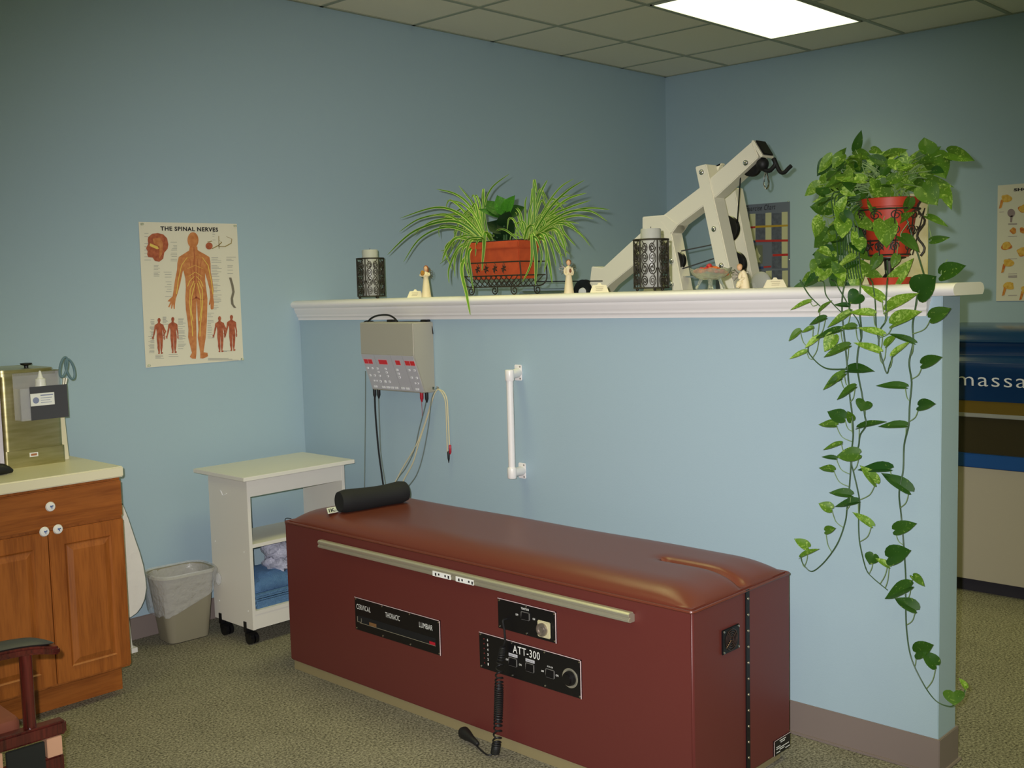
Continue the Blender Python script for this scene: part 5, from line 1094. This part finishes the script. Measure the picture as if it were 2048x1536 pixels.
# cables
def cab(a, b, r=.003): G().tube([a, b], r, 6).obj('cable', BLACKR, gy)
cab(K7(1500, 370, GXm+.03), K7(1475, 730, GXm+.17)); cab(K5(1040, 600, GXm+.03), K5(1485, 510, GXm+.1)); cab(K5(1060, 860, GXm+.03), K5(1520, 710, GXm+.1)); cab(K5(1060, 950, GXm+.03), K5(1120, 955, GXm+.1))
cab(K6(1330, 995, GXm), K6(1900, 990, GXm)); cab(K6(1900, 990, GXm), K7(400, 1190, GXm+.02))
# bar hooks and snap clip
g = G(); K_ = lambda u, v, o=0: K9(u, v, GXm+.04+o)
g.tube(spline([K_(1270, 330), K_(1300, 400), K_(1340, 490), K_(1400, 560), K_(1480, 570), K_(1540, 520), K_(1590, 440), K_(1560, 350)], 6), .010, 10)
g.tube(spline([K_(1550, 345), K_(1600, 440), K_(1640, 530), K_(1690, 600), K_(1760, 600), K_(1830, 530), K_(1885, 480)], 6), .009, 10)
g.ball(K_(1350, 450), .028, .028, .03, 16, 10); g.obj('bar_hook', BLACKR, gy, smooth=True)
g = G(); g.tube([K_(1410, 600), K_(1385, 700), K_(1370, 820), K_(1395, 880), K_(1425, 910), K_(1460, 870), K_(1470, 780), K_(1445, 680), K_(1430, 600)], .004, 8, closed=True); g.tube(spline([K_(1420, 560), K_(1408, 590), K_(1420, 620), K_(1432, 590)], 4), .003, 6); g.obj('snap_clip', CHROME, gy, smooth=True)
# lever arm, weight shroud pieces seen just above the ledge
beam([K6(1640, 945), K6(1800, 950), K6(1800, 985), K6(1640, 980)], 'low_arm', GXm+.01, .05)
beam([K6(1290, 968), K6(1640, 975), K6(1640, 985), K6(1300, 985)], 'guide_plate', GXm+.02, .05, CHROME)
beam([K6(1100, 1100), K6(1130, 985), K6(1290, 975), K6(1230, 1040), K6(1200, 1100), K6(1180, 1180), K6(1085, 1180)], 'seat_post', GXm-.02, .08)
g = G(); g.tube([K6(1230, 1075, GXm), K6(1600, 1068, GXm)], .012, 10); g.tube([K6(1200, 1100, GXm+.06), K6(1560, 1092, GXm+.06)], .012, 10); g.obj('guide_rod', CHROME, gy, smooth=True)
g = G(); q = P(1522, 566, 'x', GXm-.02); g.ball(q, .02, .05, .05, 20, 12); g.box((q.x-.018, q.y-.055, q.z-.13), (q.x+.018, q.y+.045, q.z)); g.obj('knee_pad', mat('pale grey pad', (176, 176, 166), .6), gy, smooth=True)
# ------------------------------------------------------------------ roller massage bed behind the wall end
BX = 5.255; y0b, y1b = -2.15, -4.3
mb = thing('massage_bed', (5.7, -3.2, 0), 'large massage bed with blue lid lettered massage and beige base, at right', 'massage bed')
def pro(pts, name, mt, ya_=y0b, yb__=y1b, **k): return G().prism([(x, ya_, z) for x, z in pts], (0, yb__-ya_, 0)).obj(name, mt, mb, **k)
pro([(BX+.03, 0), (BX+.85, 0), (BX+.85, .07), (BX+.03, .07)], 'plinth', DKICK)
pro([(BX, .065), (BX+.9, .065), (BX+.9, .61), (BX, .61)], 'base', BEDC)
pro([(BX-.006, .612), (BX+.9, .612), (BX+.9, .677), (BX-.006, .677)], 'blue_strip', BEDB2, bevel=.004)
pro([(BX+.02, .677), (BX+.88, .677), (BX+.88, .854), (BX+.02, .854)], 'recess_shade_panel', DARKC)  # shallow block coloured dark in place of the deep shaded cavity
pro([(BX-.01, .854), (BX+.9, .854), (BX+.9, .873), (BX-.01, .873)], 'grey_edge', mat('grey edge', (150, 150, 140), .5), bevel=.003)
pro([(BX+.0, .873), (BX+.88, .873), (BX+.88, .932), (BX+.004, .932)], 'yellow_reflection_band', YREFL)  # dark reflective band; its yellow is painted-in ceiling light
lid = pro([(BX-.012, .932), (BX+.9, .932), (BX+.9, 1.265), (BX+.3, 1.275), (BX+.14, 1.268), (BX+.07, 1.245), (BX+.045, 1.222), (BX+.04, 1.216), (BX+.02, 1.21), (BX+.028, 1.2), (BX+.03, 1.155), (BX+.022, 1.142), (BX-.02, 1.128), (BX-.032, 1.11), (BX-.03, 1.07), (BX-.02, .98), (BX-.012, .94)], 'lid', BEDB, bevel=.004, smooth=True)
q = P(1919, 772, 'x', BX-.032); q2 = P(2068, 774, 'x', BX-.032)
text('massage', V((BX-.034, P(1914, 772, 'x', BX-.03).y, P(1960, 772, 'x', BX-.03).z)), (0, -1, 0), (-.08, 0, 1), .066, INKW, mb, 'brand_lettering', .445, bold=-.006, depth=.001)
# ------------------------------------------------------------------ mahogany glider chair, near left
ang = math.radians(-2)
A0 = P(130, 1437, 'z', .39)
chr_ = thing('glider_chair', (A0.x, A0.y, 0), 'dark mahogany glider armchair with padded arm, in the near left corner', 'chair')
ex = V((math.cos(ang), math.sin(ang), 0)); ey = V((-math.sin(ang), math.cos(ang), 0)); ez = V((0, 0, 1))
MR = Matrix((ex, ey, ez)).transposed().to_4x4(); MR.translation = V((A0.x, A0.y, 0))
def cbx(a, b, name, mt, par=chr_, bv=.006): return G().box(a, b, MR).obj(name, mt, par, bevel=bv, smooth=True)
lc = lambda x, y, z: MR @ V((x, y, z))
for y in (0, .54):
    pts = [lc(-.62, y+.015, .595), lc(-.4, y+.015, .603), lc(-.2, y+.015, .609), lc(-.08, y+.015, .603), lc(-.0, y+.015, .582)]
    sp3 = spline(pts, 6); g = G(); vs = []
    for i, p_ in enumerate(sp3):
        t = i/(len(sp3)-1); w = .032*(1 if t < .9 else 1-(t-.9)*5)
        for a, b in ((-w, -.012), (w, -.012), (w, .010), (-w, .010)): vs.append(p_+ey*a+ez*b)
    n = len(sp3); g.add(vs, [(i*4+k, i*4+(k+1) % 4, (i+1)*4+(k+1) % 4, (i+1)*4+k) for i in range(n-1) for k in range(4)]+[(0, 1, 2, 3), ((n-1)*4+3, (n-1)*4+2, (n-1)*4+1, (n-1)*4)])
    ar = g.obj('armrest', MAHOG, chr_, bevel=.006, smooth=True)
    g = G(); vs = []; half = sp3[:int(n*.96)]
    for i, p_ in enumerate(half):
        t = i/(len(half)-1); k_ = math.sin(PI*min(1, (1-t)*5)/2)
        for k in range(8): a = 2*PI*k/8; vs.append(p_+ey*(.034*k_*math.cos(a)+.002)+ez*(.016+.011*k_*math.sin(a)))
    g.add(vs, [(i*8+k, i*8+(k+1) % 8, (i+1)*8+(k+1) % 8, (i+1)*8+k) for i in range(len(half)-1) for k in range(8)]+[tuple(range(8))]); g.obj('arm_pad', mat('charcoal leather', (52, 52, 52), .5), ar, smooth=True)
    for x in (-.088, -.50): G().cyl(lc(x, y+.015, .39), lc(x+.0, y+.015, .60), .0165, 18).obj('arm_post', MAHOG, chr_, smooth=True)
    cbx((-.60, y-.012, .352), (0, y+.03, .39), 'seat_rail', MAHOG)
    cbx((-.60, y-.012, .245), (-.012, y+.03, .300), 'base_rail', MAHOG)
    for x in (-.035, -.19): cbx((x-.022, y-.014, .300), (x+.018, y+.02, .352), 'spacer_block', mat('raw pale wood', (196, 150, 120), .6), bv=.001)
    cbx((-.165, y-.02, .24), (-.065, y-.012, .352), 'glide_plate', mat('dark scuffed steel', (52, 54, 54), .4, .6), bv=.002)
    for x in (-.12, -.52): cbx((x, y-.01, 0), (x+.05, y+.025, .245), 'leg', MAHOG)
cbx((-.20, .03, .352), (-.16, .54, .39), 'front_rail', MAHOG)
cbx((-.58, .03, .36), (-.54, .54, .40), 'back_rail', MAHOG)
g = G(); lp = rectloop(-.56, -.10, .035, .535, .025); vs = []
for z, k in ((.372, .97), (.38, 1), (.402, 1), (.411, .98), (.415, .93)):
    for x, y in lp: vs.append(lc(-.33+(x+.33)*k, .285+(y-.285)*k, z))
n = len(lp); g.add(vs, [(i*n+k, i*n+(k+1) % n, (i+1)*n+(k+1) % n, (i+1)*n+k) for i in range(4) for k in range(n)]+[tuple(range(n)), tuple(4*n+k for k in range(n))]); g.obj('seat_cushion', mat('russet fabric', (118, 62, 44), .8), chr_, smooth=True)
g = G(); g.box((-.66, .04, .42), (-.58, .53, 1.0), MR); g.obj('back_cushion', mat('russet fabric', (118, 62, 44), .8), chr_, bevel=.03, smooth=True, seg=4)
# ------------------------------------------------------------------ light
fl = bpy.data.lights.new('camera_flash', 'SPOT'); fo = bpy.data.objects.new('camera_flash', fl); COL.objects.link(fo)
fl.energy = 545; fl.color = (1.0, .97, 1.0); fl.spot_size = math.radians(73); fl.spot_blend = 1; fl.shadow_soft_size = .012
mm = m @ Matrix.Rotation(math.radians(-7), 4, 'X'); mm.translation = CAM-RT*.05+UP*.045+FW*.01; fo.matrix_world = mm
w = bpy.data.worlds.new('world'); S.world = w; w.use_nodes = True; w.node_tree.nodes['Background'].inputs[0].default_value = (.5, .55, .6, 1); w.node_tree.nodes['Background'].inputs[1].default_value = .05
S.view_settings.view_transform = 'Standard'; S.view_settings.look = 'None'; S.view_settings.exposure = 0; S.view_settings.gamma = 1; S.view_settings.use_curve_mapping = False
